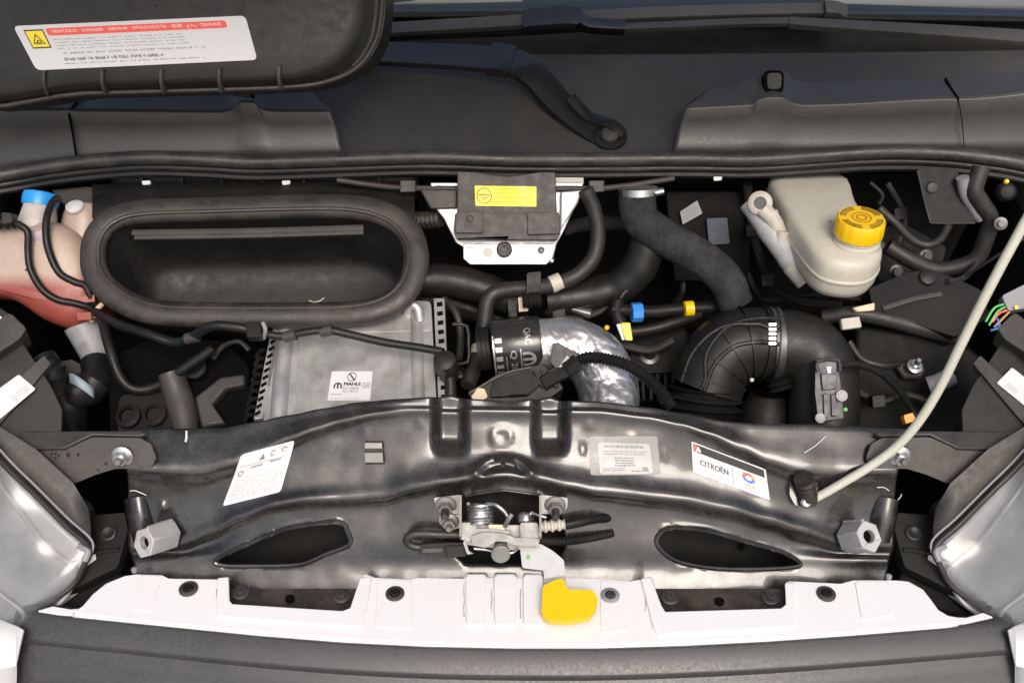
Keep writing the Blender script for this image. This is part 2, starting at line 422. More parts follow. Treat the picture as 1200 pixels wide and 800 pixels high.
# scuttle side panels with hinge pockets
def side_panel(top_back, front_top, bottom, yb, yf, ybo, name, label):
    t = thing(name, label, 'cowl trim', U(*front_top[len(front_top) // 2], yf))
    n = 90
    def samp(l, x):
        for a, b in zip(l, l[1:]):
            if a[0] <= x <= b[0]: k = (x - a[0]) / (b[0] - a[0]); k = k * k * (3 - 2 * k) if abs(a[1] - b[1]) > 6 else k; return a[1] + (b[1] - a[1]) * k
        return l[-1][1] if x > l[-1][0] else l[0][1]
    R_ = []
    def rr(l, y, dy=0):
        x0, x1 = l[0][0], l[-1][0]; return [U(x0 + (x1 - x0) * i / n, samp(l, x0 + (x1 - x0) * i / n) + dy, y) for i in range(n + 1)]
    R_.append([p + Vector((0, .004, -.02)) for p in rr(top_back, yb)]); R_.append(rr(top_back, yb))
    mid = [p.lerp(q, .5) for p, q in zip(rr(top_back, yb), rr(front_top, yf))]
    R_.append(mid); R_.append(rr(front_top, yf + .004, -2.0)); R_.append(rr(front_top, yf)); R_.append(rr(front_top, yf - .002, 2.5))
    bt = rr(bottom, ybo); ft = rr(front_top, yf - .002, 2.5)
    for k in (.25, .5, .75): R_.append([a.lerp(b, k) + Vector((0, .010 * math.sin(k * 3.14), 0)) for a, b in zip(ft, bt)])
    R_.append(bt)
    g = loft(R_); nu = n + 1
    front = G(); front.v = g.v; front.f = [f for f in g.f if f[0] // nu >= 4]
    top = G(); top.v = g.v; top.f = [f for f in g.f if f[0] // nu < 4]
    part('front_face', front, 'cowl_grey', t, solid=.004); part('top_face', top, 'cowl_grey', t, solid=.004)
    return t
rt = side_panel([(826, 107), (832, 104), (855, 101), (880, 92), (893, 84), (921, 85), (930, 94), (945, 97), (1110, 92), (1260, 82)],
                [(803, 126), (878, 122), (892, 115), (900, 113), (918, 113), (926, 119), (940, 122), (1120, 115), (1260, 105)],
                [(788, 184), (1260, 184)], .765, .705, .675, 'cowl_side_trim', 'grey cowl trim panel right of the wiper pivot with light top edge')
lt = side_panel([(-60, 104), (80, 108), (130, 106), (268, 104), (278, 106), (296, 106), (306, 104), (345, 105), (362, 107), (370, 110)],
                [(-60, 128), (82, 128), (86, 129), (260, 131), (272, 128), (282, 119), (297, 119), (308, 128), (320, 130), (388, 130)],
                [(-60, 222), (30, 205), (110, 194), (402, 184)], .755, .705, .675, 'cowl_side_trim', 'grey cowl trim panel under the duct with the warning sticker')
def seam(t, pts, r=.0022): part('panel_gap', tube([U(*p) for p in pts], r, 8, 4), 'void_black', t)
seam(rt, [(1108, 92, .76), (1114, 103, .735), (1123, 116, .699)]); seam(rt, [(1123, 116, .699), (1127, 140, .688), (1130, 175, .672)], .0008)
seam(lt, [(95, 113, .735), (86, 125, .712), (81, 134, .699)]); seam(lt, [(81, 134, .699), (85, 155, .690), (90, 186, .672)])
for t, (px, py, w, h) in ((rt, (906, 97, 24, 26)), (lt, (286, 114, 24, 12))):
    P = Plane(px, py, .733, tilt=42)
    o = rounded([(px - w / 2, py - h / 2), (px + w / 2, py - h / 2), (px + w * .46, py + h / 2), (px - w * .46, py + h / 2)], .3)
    part('hinge_pocket', prism(P.poly(o, .006), -P.n * .02), 'void_black', t, bevel=.002)
    q = [(px + (a - px) * .72, py + (b - py) * .72) for a, b in o]
    part('hinge_cover', prism(P.poly(q, .009), -P.n * .01), 'cowl_plastic', t, bevel=.002)

# windscreen
wsn = thing('windscreen', 'dark windscreen glass reflecting the sky at the top edge', 'windscreen', U(600, 22, 1.06))
wr = []
for k in range(6):
    wr.append([Vector((x / 10 * 1.3, 1.06 + .02 * (1 - (x / 10) ** 2) - .03 + k * .10, .385 + .008 * (1 - abs(x / 10)) + k * .085)) for x in range(-10, 11)])
part('glass', loft(wr), 'windscreen_glass', wsn, solid=.005)
part('lower_edge', tube([p + Vector((0, -.006, -.002)) for p in wr[0]], .006, 8, 2), 'deep_black', wsn)
Pw = Plane(1180, 8, 1.075, tilt=49.6)
def onglass(px, py):               # point on the glass
    return Plane(px, 10, 1.066, tilt=49.6).at(px, py, .004)
cs = [onglass(1153, 3), onglass(1215, -1), onglass(1217, 15), onglass(1156, 18)]
part('glass_sticker', sticker_geo(bil(cs), .002), mat('sticker_blue', (.22, .38, .45), .3), wsn)

# wipers
def bar(pts, w, h, up, n=6, taper=None): # flat bar with rounded rectangular section
    P = cr(pts, n); rows = []
    for i, p in enumerate(P):
        t = (P[min(i + 1, len(P) - 1)] - P[max(i - 1, 0)]).normalized(); s = t.cross(up).normalized(); u = s.cross(t).normalized()
        k = i / (len(P) - 1); ww = w * (taper(k) if taper else 1)
        rows.append([p + s * a * ww / 2 + u * b * h / 2 for a, b in ((-1, -.8), (-1, .5), (-.93, .95), (-.8, 1), (.8, 1), (.93, .95), (1, .5), (1, -.8))])
    return loft(rows, cu=True, cap=True)
UPN = Vector((0, -.45, .9))
w1 = thing('windscreen_wiper', 'curved black wiper arm with round pivot cap, reaching left behind the duct', 'wiper', U(714, 160, .735))
part('rear_arm', bar(UL([(330, 60, .90), (420, 62, .885), (520, 66, .865), (582, 70, .85)]), .054, .012, UPN, taper=lambda k: .75 + .25 * k), 'wiper_black', w1, sharp=50)
part('hinge_block', bar(UL([(574, 69, .848), (588, 70, .842), (600, 73, .838)]), .062, .018, UPN), 'wiper_black', w1)
part('pivot_arm', bar(UL([(592, 71, .842), (612, 78, .832), (632, 95, .815), (652, 118, .79), (676, 140, .765), (700, 158, .742), (714, 163, .735)]), .056, .014, UPN, taper=lambda k: 1.0 - .25 * k), 'wiper_black', w1, sharp=50)
part('pivot_arm_fin', bar(UL([(668, 115, .785), (690, 138, .76), (716, 147, .742), (730, 158, .733)]), .020, .012, UPN), 'wiper_black', w1)
pv = U(714, 160, .735)
part('pivot_eye', lathe([(.030, -.012), (.031, -.002), (.028, .005), (.020, .006), (.019, .003)], pv, UPN, 32), 'wiper_black', w1)
part('pivot_cap', lathe([(.0155, .002), (.0155, .009), (.012, .013), (.004, .0145)], pv, UPN, 24), 'grey_plastic', w1)
w2 = thing('windscreen_wiper', 'long flat wiper blade and slim arm along the bottom of the windscreen', 'wiper', U(700, 25, .98))
part('blade_spoiler', bar(UL([(380, 42, .965), (460, 35, .97), (560, 29, .98), (640, 24, .985), (760, 17, .99), (900, 13, .995), (975, 12, 1.0), (988, 14, 1.0)]), .026, .012, UPN), 'cowl_plastic', w2)
part('rubber_strip', bar(UL([(380, 50, .97), (460, 44, .975), (640, 36, .985), (800, 26, .99), (988, 22, 1.0)]), .012, .01, UPN), 'deep_black', w2)
part('connector', bar(UL([(614, 26, .972), (630, 24, .97), (672, 22, .968), (690, 30, .967), (732, 33, .966)]), .042, .020, UPN, taper=lambda k: 1.0 if k < .55 else .55), 'wiper_black', w2)
part('end_cap', bar(UL([(966, 11, .99), (980, 12, .99), (990, 17, .99)]), .030, .016, UPN), 'cowl_plastic', w2)
w3 = w2
part('slim_arm', bar(UL([(728, 33, .964), (800, 30, .962), (870, 27, .96), (930, 26, .958)]), .015, .010, UPN), 'cowl_plastic', w3)
part('main_arm', bar(UL([(924, 27, .957), (1000, 32, .955), (1100, 38, .95), (1200, 45, .945), (1290, 52, .94)]), .030, .014, UPN, taper=lambda k: .6 + .5 * k), 'cowl_plastic', w3)

# seal along the front of the cowl
sp = [(-60, 224, .60), (-20, 210, .63), (20, 202, .648), (60, 195, .655), (110, 189, .66), (170, 185, .66), (240, 187, .66), (300, 190, .66), (400, 187, .66), (500, 184, .66), (600, 187, .66), (700, 187, .66), (800, 186, .66), (880, 187, .66), (950, 183, .66), (1010, 179, .66), (1060, 178, .66), (1110, 180, .656), (1150, 184, .65), (1190, 190, .64), (1240, 202, .62), (1290, 220, .59)]
sl = thing('bay_seal', 'long dark rubber weatherstrip across the back of the engine bay', 'rubber seal', U(600, 187, .66))
SP = UL(sp)
part('seal_bulb', tube(SP, .0115, 16, 6), 'seal_rubber', sl)
part('seal_carrier', tube([p + Vector((0, -.001, -.0165)) for p in SP], .0070, 10, 6, flat=1.1), 'rubber_clean', sl)
part('seal_lip', tube([p + Vector((0, -.004, -.026)) for p in SP], .0065, 8, 6), 'rubber_clean', sl)
# ribbed flange below the seal on the left
fl = thing('cowl_flange', 'ribbed black plastic flange under the weatherstrip, left of the control unit', 'flange', U(300, 215, .675))
part('panel', loft([[U(x, py, y) for x in range(130, 500, 12)] for py, y in ((203, .668), (216, .664), (230, .672), (250, .70))]), 'dark_plastic', fl, solid=.004)
for x in (168, 215, 262, 310, 358, 405, 446):
    part('rib', bar([U(x, 202, .661), U(x - 2, 218, .655), U(x - 3, 234, .66)], .004, .010, Vector((0, -1, .3))), 'dark_plastic', fl)
for k, (x, py) in enumerate(((171, 214), (335, 214), (841, 209))):
    P = Plane(x, py, .648, tilt=40)
    one('trim_clip', prism(P.poly(rounded([(x - 5, py - 2), (x + 5, py - 2.5), (x + 5, py + 2), (x - 4, py + 3)], .3)), -P.n * .006), 'white_paper',
        ('small white clip under the seal above the left end of the oval duct', 'small white clip under the seal above the middle of the oval duct', 'small white clip under the seal left of the brake fluid reservoir')[k], 'clip', 'white clips under the seal', bevel=.0006)

# ================================================================== BONNET (raised, above the picture) and the duct fixed to its underside
bn = thing('bonnet', 'raised white bonnet standing open above the engine bay', 'bonnet', (0, .78, .66))
brow = []
for k in range(9):
    t = k / 8; y = .84 - .82 * t; z = .60 + .54 * t + .06 * math.sin(t * 3.14)
    brow.append([Vector((x / 12 * (.86 - .10 * t), y - .05 * (x / 12) ** 2, z)) for x in range(-12, 13)])
part('skin', loft(brow), 'bonnet_white', bn, solid=.012)
for s in (-.55, 0, .55):
    part('inner_rib', bar([r_[int(12 + s * 12)] + Vector((0, -.02, -.01)) for r_ in brow[1:8]], .07, .03, Vector((0, -.5, -.85)), 2), 'bonnet_white', bn)
du = thing('bonnet_air_duct', 'black air duct under the bonnet carrying a white danger sticker', 'air duct', U(200, 60, .60))
Pd = Plane(200, 60, .60, tilt=28)
edge = [(-70, -90), (440, -90), (452, -30), (451, 18), (444, 50), (426, 77), (396, 94), (350, 103), (250, 107), (100, 111), (-70, 114)]
body = [(-70, -90), (425, -90), (434, -30), (432, 15), (424, 42), (408, 64), (384, 78), (345, 88), (250, 92), (100, 96), (30, 96), (8, 90), (-70, 60)]
rowsd = []
def ring_(poly, off, s=1.0):
    c = Vector((190, 10)); return [Pd.at(*(c + (Vector(p) - c) * s), off) for p in poly]
E2 = [tuple(p[:2]) for p in cr([Vector((*p, 0)) for p in edge], 6, True)]
rowsd = [ring_(E2, -.10), ring_(E2, -.012), ring_(E2, .0), ring_(E2, .001, .985), ring_(E2, -.005, .965), ring_(E2, -.004, .945), ring_(E2, .012, .915), ring_(E2, .018, .885), ring_(E2, .021, .84), ring_(E2, .0225, .6), ring_(E2, .023, .3), ring_(E2, .023, .01)]
part('shell', loft(rowsd, cu=True), 'black_plastic', du, sharp=60)
part('rim_lip', tube(ring_(E2, .002, .985), .0035, 8, smooth=False, closed=True), 'rubber', du)
for x in (60, 127, 195, 262, 331):
    yb = 110 - (x - 60) * .014 - (2 if x > 300 else 0)
    part('rib', bar([Pd.at(x + 1, yb - 26, .021), Pd.at(x, yb - 12, .018), Pd.at(x, yb - 2, .008)], .005, .016, Pd.n), 'grey_plastic', du)
dc = [Pd.at(24, 33, .0228), Pd.at(292, 21, .0228), Pd.at(306, 72, .0228), Pd.at(51, 84, .0228)]
mp = bil(dc)
st = part('warning_sticker', sticker_geo(mp, .0008, corner=.10, asp=5), 'white_paper', du, label='white danger sticker with red heading')
part('hazard_panel', quad(mp, .035, .10, .118, .52, .0013), 'black_print', st)
part('hazard_field', quad(mp, .040, .13, .113, .49, .0016), 'yellow_paper', st)
g = upoly(mp, [(.076, .19), (.104, .43), (.048, .43)], .0019); part('hazard_triangle', g, 'black_print', st)
part('hazard_inner', upoly(mp, [(.076, .24), (.098, .415), (.054, .415)], .0021), 'yellow_paper', st)
g = ring(mp, .079, .37, .010, .04, .5, 14, .0023); g.join(quad(mp, .058, .385, .09, .405, .0023)); part('hazard_hand', g, 'black_print', st)
part('heading_bar', sticker_geo(lambda u, v, o=0: mp(.13 + .78 * u, .085 + .165 * v, o), .0013, corner=.2, asp=10), 'red_print', st)
part('lettering', text(mp, 'PERICOLO · DANGER · GEFAHR · ОПАСНОСТЬ · 危険 · خطر · TEHLIKE', .155, .115, .885, .225, .0018), 'white_print', st)
g = fine_print(mp, .14, .33, .74, .60, 4, .93, .35, 3); g.join(fine_print(mp, .15, .63, .80, .70, 1, .95, .6, 4)); g.join(fine_print(mp, .14, .87, .78, .93, 1, .98, .5, 5))
part('small_print', g, 'grey_print', st)
part('small_print', fine_print(mp, .15, .75, .60, .83, 1, .98, .9, 8), 'black_print', st)
# ================================================================== FRONT CROSSMEMBER
xm = thing('front_crossmember', 'glossy black pressed steel crossmember spanning the front of the bay', 'crossmember', U(600, 560, .14))
def interp(l, x):
    if x <= l[0][0]: return l[0][1:]
    for i, (a, b) in enumerate(zip(l, l[1:])):
        if a[0] <= x <= b[0]:
            k = (x - a[0]) / (b[0] - a[0]); k2 = k * k * (3 - 2 * k) * .5 + k * .5
            return tuple(a[j] + (b[j] - a[j]) * k2 for j in (1, 2))
    return l[-1][1:]
LA = [(138, 503, .195), (200, 502, .195), (262, 501, .195), (300, 494, .20), (340, 486, .205), (380, 478, .21), (420, 471, .215), (470, 467, .215), (505, 465, .215), (527, 459, .218), (549, 467, .215), (600, 470, .215), (625, 467, .215), (645, 461, .218), (664, 469, .215), (700, 470, .215), (760, 477, .21), (800, 484, .21), (850, 493, .20), (880, 496, .195), (940, 497, .195), (1000, 499, .195), (1062, 502, .195)]
LB0 = [(140, 511, .186), (262, 509, .186), (300, 502, .192), (340, 494, .197), (380, 485, .203), (420, 477, .208), (470, 472, .209), (600, 475, .209), (700, 476, .209), (760, 483, .204), (800, 491, .202), (850, 501, .192), (880, 504, .187), (1000, 507, .186), (1060, 510, .186)]
LB = [(148, 545, .148), (190, 549, .148), (235, 551, .148), (270, 542, .155), (300, 530, .165), (340, 513, .178), (370, 502, .187), (400, 493, .194), (440, 485, .200), (480, 481, .203), (600, 482, .203), (700, 483, .203), (760, 490, .198), (800, 497, .192), (830, 507, .184), (870, 524, .170), (900, 538, .158), (940, 549, .149), (980, 552, .148), (1052, 549, .148)]
LC = [(150, 562, .140), (190, 566, .140), (235, 568, .140), (270, 559, .147), (300, 547, .157), (340, 530, .170), (370, 518, .178), (400, 509, .185), (440, 500, .190), (480, 496, .192), (600, 497, .192), (700, 498, .192), (760, 505, .187), (800, 513, .181), (830, 523, .174), (870, 541, .160), (900, 555, .149), (940, 567, .141), (980, 569, .140), (1050, 566, .140)]
LD = [(150, 592, .126), (235, 594, .126), (300, 577, .135), (340, 562, .145), (400, 545, .158), (480, 532, .166), (600, 530, .166), (700, 533, .166), (760, 543, .160), (830, 558, .150), (900, 582, .132), (950, 594, .126), (1048, 594, .126)]
LE = [(152, 640, .098), (215, 634, .100), (250, 621, .108), (280, 605, .115), (320, 590, .122), (360, 584, .126), (400, 583, .128), (450, 580, .130), (480, 571, .134), (520, 564, .137), (560, 558, .140), (590, 556, .141), (630, 559, .139), (670, 568, .135), (700, 574, .131), (730, 576, .130), (770, 581, .128), (800, 584, .126), (850, 594, .120), (900, 608, .112), (940, 620, .105), (980, 633, .100), (1046, 638, .098)]
LF = [(154, 650, .088), (215, 648, .090), (250, 637, .098), (280, 622, .104), (320, 606, .112), (360, 600, .116), (400, 599, .118), (450, 597, .120), (480, 589, .124), (520, 581, .128), (590, 573, .131), (660, 582, .127), (700, 590, .122), (770, 598, .118), (850, 612, .110), (900, 626, .102), (940, 638, .096), (980, 648, .091), (1044, 650, .088)]
LG0 = [(156, 656, .080), (300, 646, .085), (400, 638, .090), (590, 632, .092), (780, 638, .090), (880, 650, .085), (1042, 656, .080)]
LG = [(158, 664, .072), (300, 664, .072), (590, 664, .072), (880, 666, .072), (1040, 668, .072)]
LH = [(165, 690, .050), (590, 700, .040), (1035, 694, .050)]
LI = [(165, 716, .025), (590, 724, .015), (1035, 720, .025)]
LINES = [LA, LB0, LB, LC, LD, LE, LF, LG0, LG, LH, LI]
SUBD = [3, 5, 4, 6, 7, 5, 6, 5, 5, 3]
NX = 330
HOLES = [[(254, 655), (285, 640), (330, 621), (368, 614), (398, 611), (408, 624), (409, 638), (380, 650), (352, 661), (300, 663), (260, 662)],
         [(770, 638), (774, 624), (790, 618), (830, 622), (880, 636), (915, 646), (935, 657), (932, 664), (880, 667), (830, 665), (790, 656)],
         [(518, 604), (535, 588), (555, 578), (590, 573), (628, 578), (648, 590), (660, 606), (664, 640), (650, 660), (545, 660), (522, 640)]]
SMALLH = [(220, 519, 5.5, 4), (190, 594, 6, 4.5), (683, 525, 5, 4), (778, 536, 5, 4), (1030, 600, 1, 1)]
for (hx, hy, rx, ry) in SMALLH[:4]: HOLES.append([(hx + rx * math.cos(R(a)), hy + ry * math.sin(R(a))) for a in range(0, 360, 24)])
def inside(poly, x, y):
    c = False; j = len(poly) - 1
    for i in range(len(poly)):
        a, b = poly[i], poly[j]
        if (a[1] > y) != (b[1] > y) and x < (b[0] - a[0]) * (y - a[1]) / (b[1] - a[1]) + a[0]: c = not c
        j = i
    return c
def nearest(poly, x, y):
    best = None
    for i in range(len(poly)):
        a, b = poly[i], poly[(i + 1) % len(poly)]; dx, dy = b[0] - a[0], b[1] - a[1]
        t = max(0, min(1, ((x - a[0]) * dx + (y - a[1]) * dy) / (dx * dx + dy * dy))); q = (a[0] + t * dx, a[1] + t * dy)
        d = (q[0] - x) ** 2 + (q[1] - y) ** 2
        if best is None or d < best[0]: best = (d, q)
    return best[1]
def sst(a, b, x): t = max(0, min(1, (x - a) / (b - a))); return t * t * (3 - 2 * t)
grid = []                          # rows of (px, py, y)
for i in range(NX + 1):
    t = i / NX; P = []
    for l in LINES:
        x = l[0][0] + (l[-1][0] - l[0][0]) * t; P.append(Vector((x, *interp(l, x))))
    c = []
    for k in range(len(P) - 1):
        a = P[k - 1] if k else P[0] * 2 - P[1]; d = P[k + 2] if k + 2 < len(P) else P[-1] * 2 - P[-2]; b, e = P[k], P[k + 1]
        for s in range(SUBD[k]):
            u = s / SUBD[k]; c.append(0.5 * ((2 * b) + (e - a) * u + (2 * a - 5 * b + 4 * e - d) * u * u + (3 * b - a - 3 * e + d) * u ** 3))
    c.append(P[-1]); grid.append(c)
NV = len(grid[0]); ROWB = SUBD[0] + SUBD[1]; ROWE = sum(SUBD[:5])
# smooth columns sideways a little, so the pressing flows
for it in range(3):
    grid = [[(grid[max(i - 1, 0)][j] + grid[i][j] * 2 + grid[min(i + 1, NX)][j]) / 4 if 0 < i < NX else grid[i][j] for j in range(NV)] for i in range(NX + 1)]
pos = [[None] * NV for _ in range(NX + 1)]; flags = [[None] * NV for _ in range(NX + 1)]
for i in range(NX + 1):
    for j in range(NV):
        p = grid[i][j]
        for h, poly in enumerate(HOLES):
            if inside(poly, p.x, p.y): flags[i][j] = h
gxm = G(); NRM = Vector((0, -.62, .78))
def displaced(p, j):
    q = U(p.x, p.y, p.z); d = 0.0
    d += .0035 * math.exp(-((j - ROWB) / 2.2) ** 2) + .005 * math.exp(-((j - ROWE) / 2.4) ** 2)
    for cx in (527, 645):          # two pressed vertical valleys
        w = 1 - sst(10, 24, abs(p.x - cx)); e = 1 - sst(510, 536, p.y)
        d -= .020 * w * e
    rr = math.hypot((p.x - 590) / 1.0, (p.y - 562) / .72)
    d += .005 * math.exp(-((rr - 34) / 5) ** 2) * (p.y < 556) - .004 * math.exp(-((rr - 26) / 5) ** 2) * (p.y < 556)
    rr = math.hypot(p.x - 588, (p.y - 511) * 1.3); d += .0018 * math.exp(-((rr - 11) / 4) ** 2)
    for cx, cy in ((427, 506), (492, 494), (690, 497), (740, 515), (160, 570), (1020, 640)):
        rr = math.hypot(p.x - cx, (p.y - cy) * 1.3); d += .0014 * math.exp(-(rr / 6) ** 2)
    # slight unevenness of pressed sheet
    d +=   .0010 * noise.noise(Vector((p.x * .013, p.y * .022, 0))) + .0004 * noise.noise(Vector((p.x * .04, p.y * .06, 5)))
    return q + NRM * d
idx = {}
for i in range(NX + 1):
    for j in range(NV):
        p = grid[i][j].copy(); h = flags[i][j]
        if h is not None:
            q = nearest(HOLES[h], p.x, p.y); p.x, p.y = q
        idx[i, j] = len(gxm.v); gxm.v.append(displaced(p, j))
for i in range(NX):
    for j in range(NV - 1):
        fs = [flags[a][b] for a, b in ((i, j), (i + 1, j), (i + 1, j + 1), (i, j + 1))]
        if all(f is not None for f in fs): continue
        gxm.f.append([idx[i, j], idx[i + 1, j], idx[i + 1, j + 1], idx[i, j + 1]])
part('pressed_panel', gxm, 'black_paint', xm, solid=.003, sharp=70)
# depth of the panel at a photograph position, for things that sit on it
def surf(px, py):
    i = min(range(NX + 1), key=lambda k: abs(grid[k][NV // 2].x - px)); colm = grid[i]
    for j in range(NV - 1):
        a, b = colm[j], colm[j + 1]
        if a.y <= py <= b.y:
            k = (py - a.y) / max(b.y - a.y, 1e-6); q = a.lerp(b, k); q.x = px; q.y = py
            return displaced(q, j + k)
    return displaced(colm[0] if py < colm[0].y else colm[-1], 0)
def onsurf(c):                     # sticker mapper on the pressing, corners in photograph positions tl tr br bl
    def f(u, v, off=0.0):
        x = (c[0][0] * (1 - u) + c[1][0] * u) * (1 - v) + (c[3][0] * (1 - u) + c[2][0] * u) * v
        y = (c[0][1] * (1 - u) + c[1][1] * u) * (1 - v) + (c[3][1] * (1 - u) + c[2][1] * u) * v
        return surf(x, y) + NRM * (off + .0008)
    return f
# rolled lips round the openings
for h in HOLES[:2]:
    pts = [U(x, y, None, None, None) if False else surf(x, y) + NRM * .001 for x, y in h]
    part('hole_lip', tube(pts, .0034, 8, 4, closed=True), 'black_paint', xm)
# inner closing panel behind the openings
part('inner_panel', loft([[U(x, py, y) for x in range(170, 1035, 16)] for py, y in ((560, .20), (600, .175), (640, .15), (680, .12))]), 'deep_black', xm, solid=.003)
part('inner_panel', loft([[U(x, py, y) for x in range(240, 1000, 40)] for py, y in ((520, .225), (560, .215), (600, .2))]), 'void_black', xm, solid=.003)
# flange holes on the inner panel
for x, y in ((300, 646), (868, 640)):
    c = U(x, y, .148); part('drain_hole', lathe([(.006, -.001), (.006, .001)], c, Vector((0, -.8, .6)), 16), 'void_black', xm)
# spring clip in the panel
cp = onsurf([(428, 517), (449, 517), (451, 544), (428, 544)])
g = loft([[cp(.02 + u * .04, v, o) for v, o in ((0, .002), (.12, .011), (.35, .011), (.45, .004), (.55, .012), (.95, .010), (1, .0))] for u in range(25)])
part('spring_clip', g, 'zinc', xm, solid=.0012)
# square sheared edges of bare metal: white scuffs
for pts in ([(219, 505), (219, 513), (218, 518)], [(153, 575), (160, 575), (172, 580)], [(941, 531), (955, 522), (967, 511)], [(1027, 571), (1035, 571), (1041, 575)], [(1047, 589), (1053, 584), (1056, 579)]):
    part('paint_scuff', tube([surf(*p) + NRM * .002 for p in pts], .0016, 6, 4, flat=.5), 'white_paper', xm)
# end gussets
for s in (0, 1):
    m = (lambda x: 1196 - x) if s else (lambda x: x)
    g = tube([U(m(160), 582, .140), U(m(164), 606, .122), U(m(170), 630, .108)], .020, 20, 5, flat=.8)
    part('end_gusset', g, 'black_paint', xm)

# stickers on the crossmember
a = onsurf([(284, 533), (346, 516), (329, 576), (261, 593)])
s1 = part('notice_sticker', sticker_geo(a, .0006, corner=.05), 'white_paper', xm, label='white slanted sticker full of small print')
g = fine_print(a, .07, .46, .93, .95, 13, .9, .35, 11, .0012)
part('small_print', g, 'black_print', s1)
g = text(a, 'R-1234yf', .26, .30, .48, .36, .0012); g = fine_print(a, .28, .30, .50, .36, 1, 1, .8, 2, .0012); g.join(fine_print(a, .62, .28, .84, .34, 1, 1, .8, 3, .0012)); g.join(ring(a, .12, .40, .05, .05, .3, 16, .0012)); part('bold_print', g, 'black_print', s1)
g = upoly(a, [(.40, .22), (.45, .10), (.50, .22)], .0012); g.join(ring(a, .63, .14, .04, .06, .3, 16, .0012)); g.join(ring(a, .84, .12, .05, .05, .4, 16, .0012)); g.join(quad(a, .05, .265, .95, .272, .0012)); part('symbols', g, 'grey_print', s1)
a = onsurf([(690, 511), (770, 511), (774, 556), (692, 557)])
s2 = part('clear_film', sticker_geo(a, .0004, corner=.05), mat('film_grey', (.20, .195, .185), .3, dust=.5, dustcol=(.30, .28, .25), dscale=40), xm)
b2 = onsurf([(700, 518), (761, 520), (765, 555), (703, 556)])
s3 = part('plate_sticker', sticker_geo(b2, .0013, corner=.08), 'pale_paper', xm, label='silver grey identification sticker under clear film')
g = fine_print(b2, .12, .08, .88, .20, 1, .98, .7, 21, .0018); g.join(fine_print(b2, .1, .26, .92, .42, 2, .95, .5, 22, .0018)); part('small_print', g, 'grey_print', s3)
g = G()
for k in range(4): g.join(fine_print(b2, .30, .46 + .08 * k, .68, .52 + .08 * k, 1, .98, .8, 23 + k, .0018))
g.join(fine_print(b2, .06, .80, .5, .92, 2, .9, .5, 29, .0018)); g.join(quad(b2, .82, .78, .92, .92, .0018)); g.join(fine_print(b2, .6, .88, .95, .95, 1, .9, .7, 30, .0018)); part('table_print', g, 'grey_print', s3)
c3 = onsurf([(810, 517), (897, 550), (902, 586), (812, 553)])
s4 = part('brand_sticker', sticker_geo(c3, .0008, corner=.03), 'white_paper', xm, label='white sticker with black band and a round red and blue emblem')
part('top_band', quad(c3, .02, .05, .97, .30, .0014), 'black_print', s4)
part('red_corner', quad(c3, .02, .05, .16, .30, .0017), 'red_print', s4)
part('warning_triangle', upoly(c3, [(.05, .26), (.09, .09), (.13, .26)], .0020), 'white_print', s4)
g = text(c3, 'MOPAR', .165, .11, .36, .26, .0020); g.join(quad(c3, .30, .24, .36, .27, .0020)); part('lettering', g, 'white_print', s4)
part('lettering', text(c3, 'CITROËN', .10, .46, .47, .68, .0016, bold=.004), 'black_print', s4)
part('divider', quad(c3, .53, .36, .537, .95, .0014), 'grey_print', s4)
for k, (m_, a0, a1) in enumerate((('red_print', 170, 300), ('orange_plastic', 300, 360), ('blue_print', 0, 170))):
    part('emblem', ring(c3, .745, .52, .085, .16, .5, 14, .0015, a0, a1), m_, s4)
part('lettering', text(c3, 'TOTAL', .67, .74, .83, .82, .0015), 'red_print', s4)
part('small_print', fine_print(c3, .58, .87, .93, .92, 1, .95, .6, 41, .0015), 'grey_print', s4)

# hexagonal cast lugs at both ends
for k, (fx, fy, bx, by, yaw) in enumerate(((168, 636, 205, 625, -.35), (1019, 628, 984, 632, .35))):
    t = thing('bumper_lug', ('hexagonal cast aluminium lug with a hole, left end of the crossmember', 'hexagonal cast aluminium lug with a hole, right end of the crossmember below the rod')[k], 'lug', U(bx, by, .10), 'cast lugs')
    f = U(fx, fy, .066); b_ = U(bx, by, .108); n = (f - b_).normalized(); m = frame(n, (0, 0, 1))
    hexo = [(.0222 * math.cos(R(a)), .0185 * math.sin(R(a))) for a in range(0, 360, 60)]
    hole = [(.0085 * math.cos(R(a)), .0085 * math.sin(R(a))) for a in range(0, 360, 20)]
    part('body', prism([f + m @ Vector((*p, 0)) for p in hexo], -n * .05, [[f + m @ Vector((*p, 0)) for p in hole]]), 'cast_aluminium', t, bevel=.0015)
    part('bore', lathe([(.0084, -.012), (.0084, -.010)], f, n, 20), 'void_black', t)
    part('seam_rib', bar([f + m @ Vector((.022, .0, -.002)), f + m @ Vector((.0235, 0, -.045))], .004, .003, m @ Vector((1, 0, 0))), 'cast_aluminium', t)

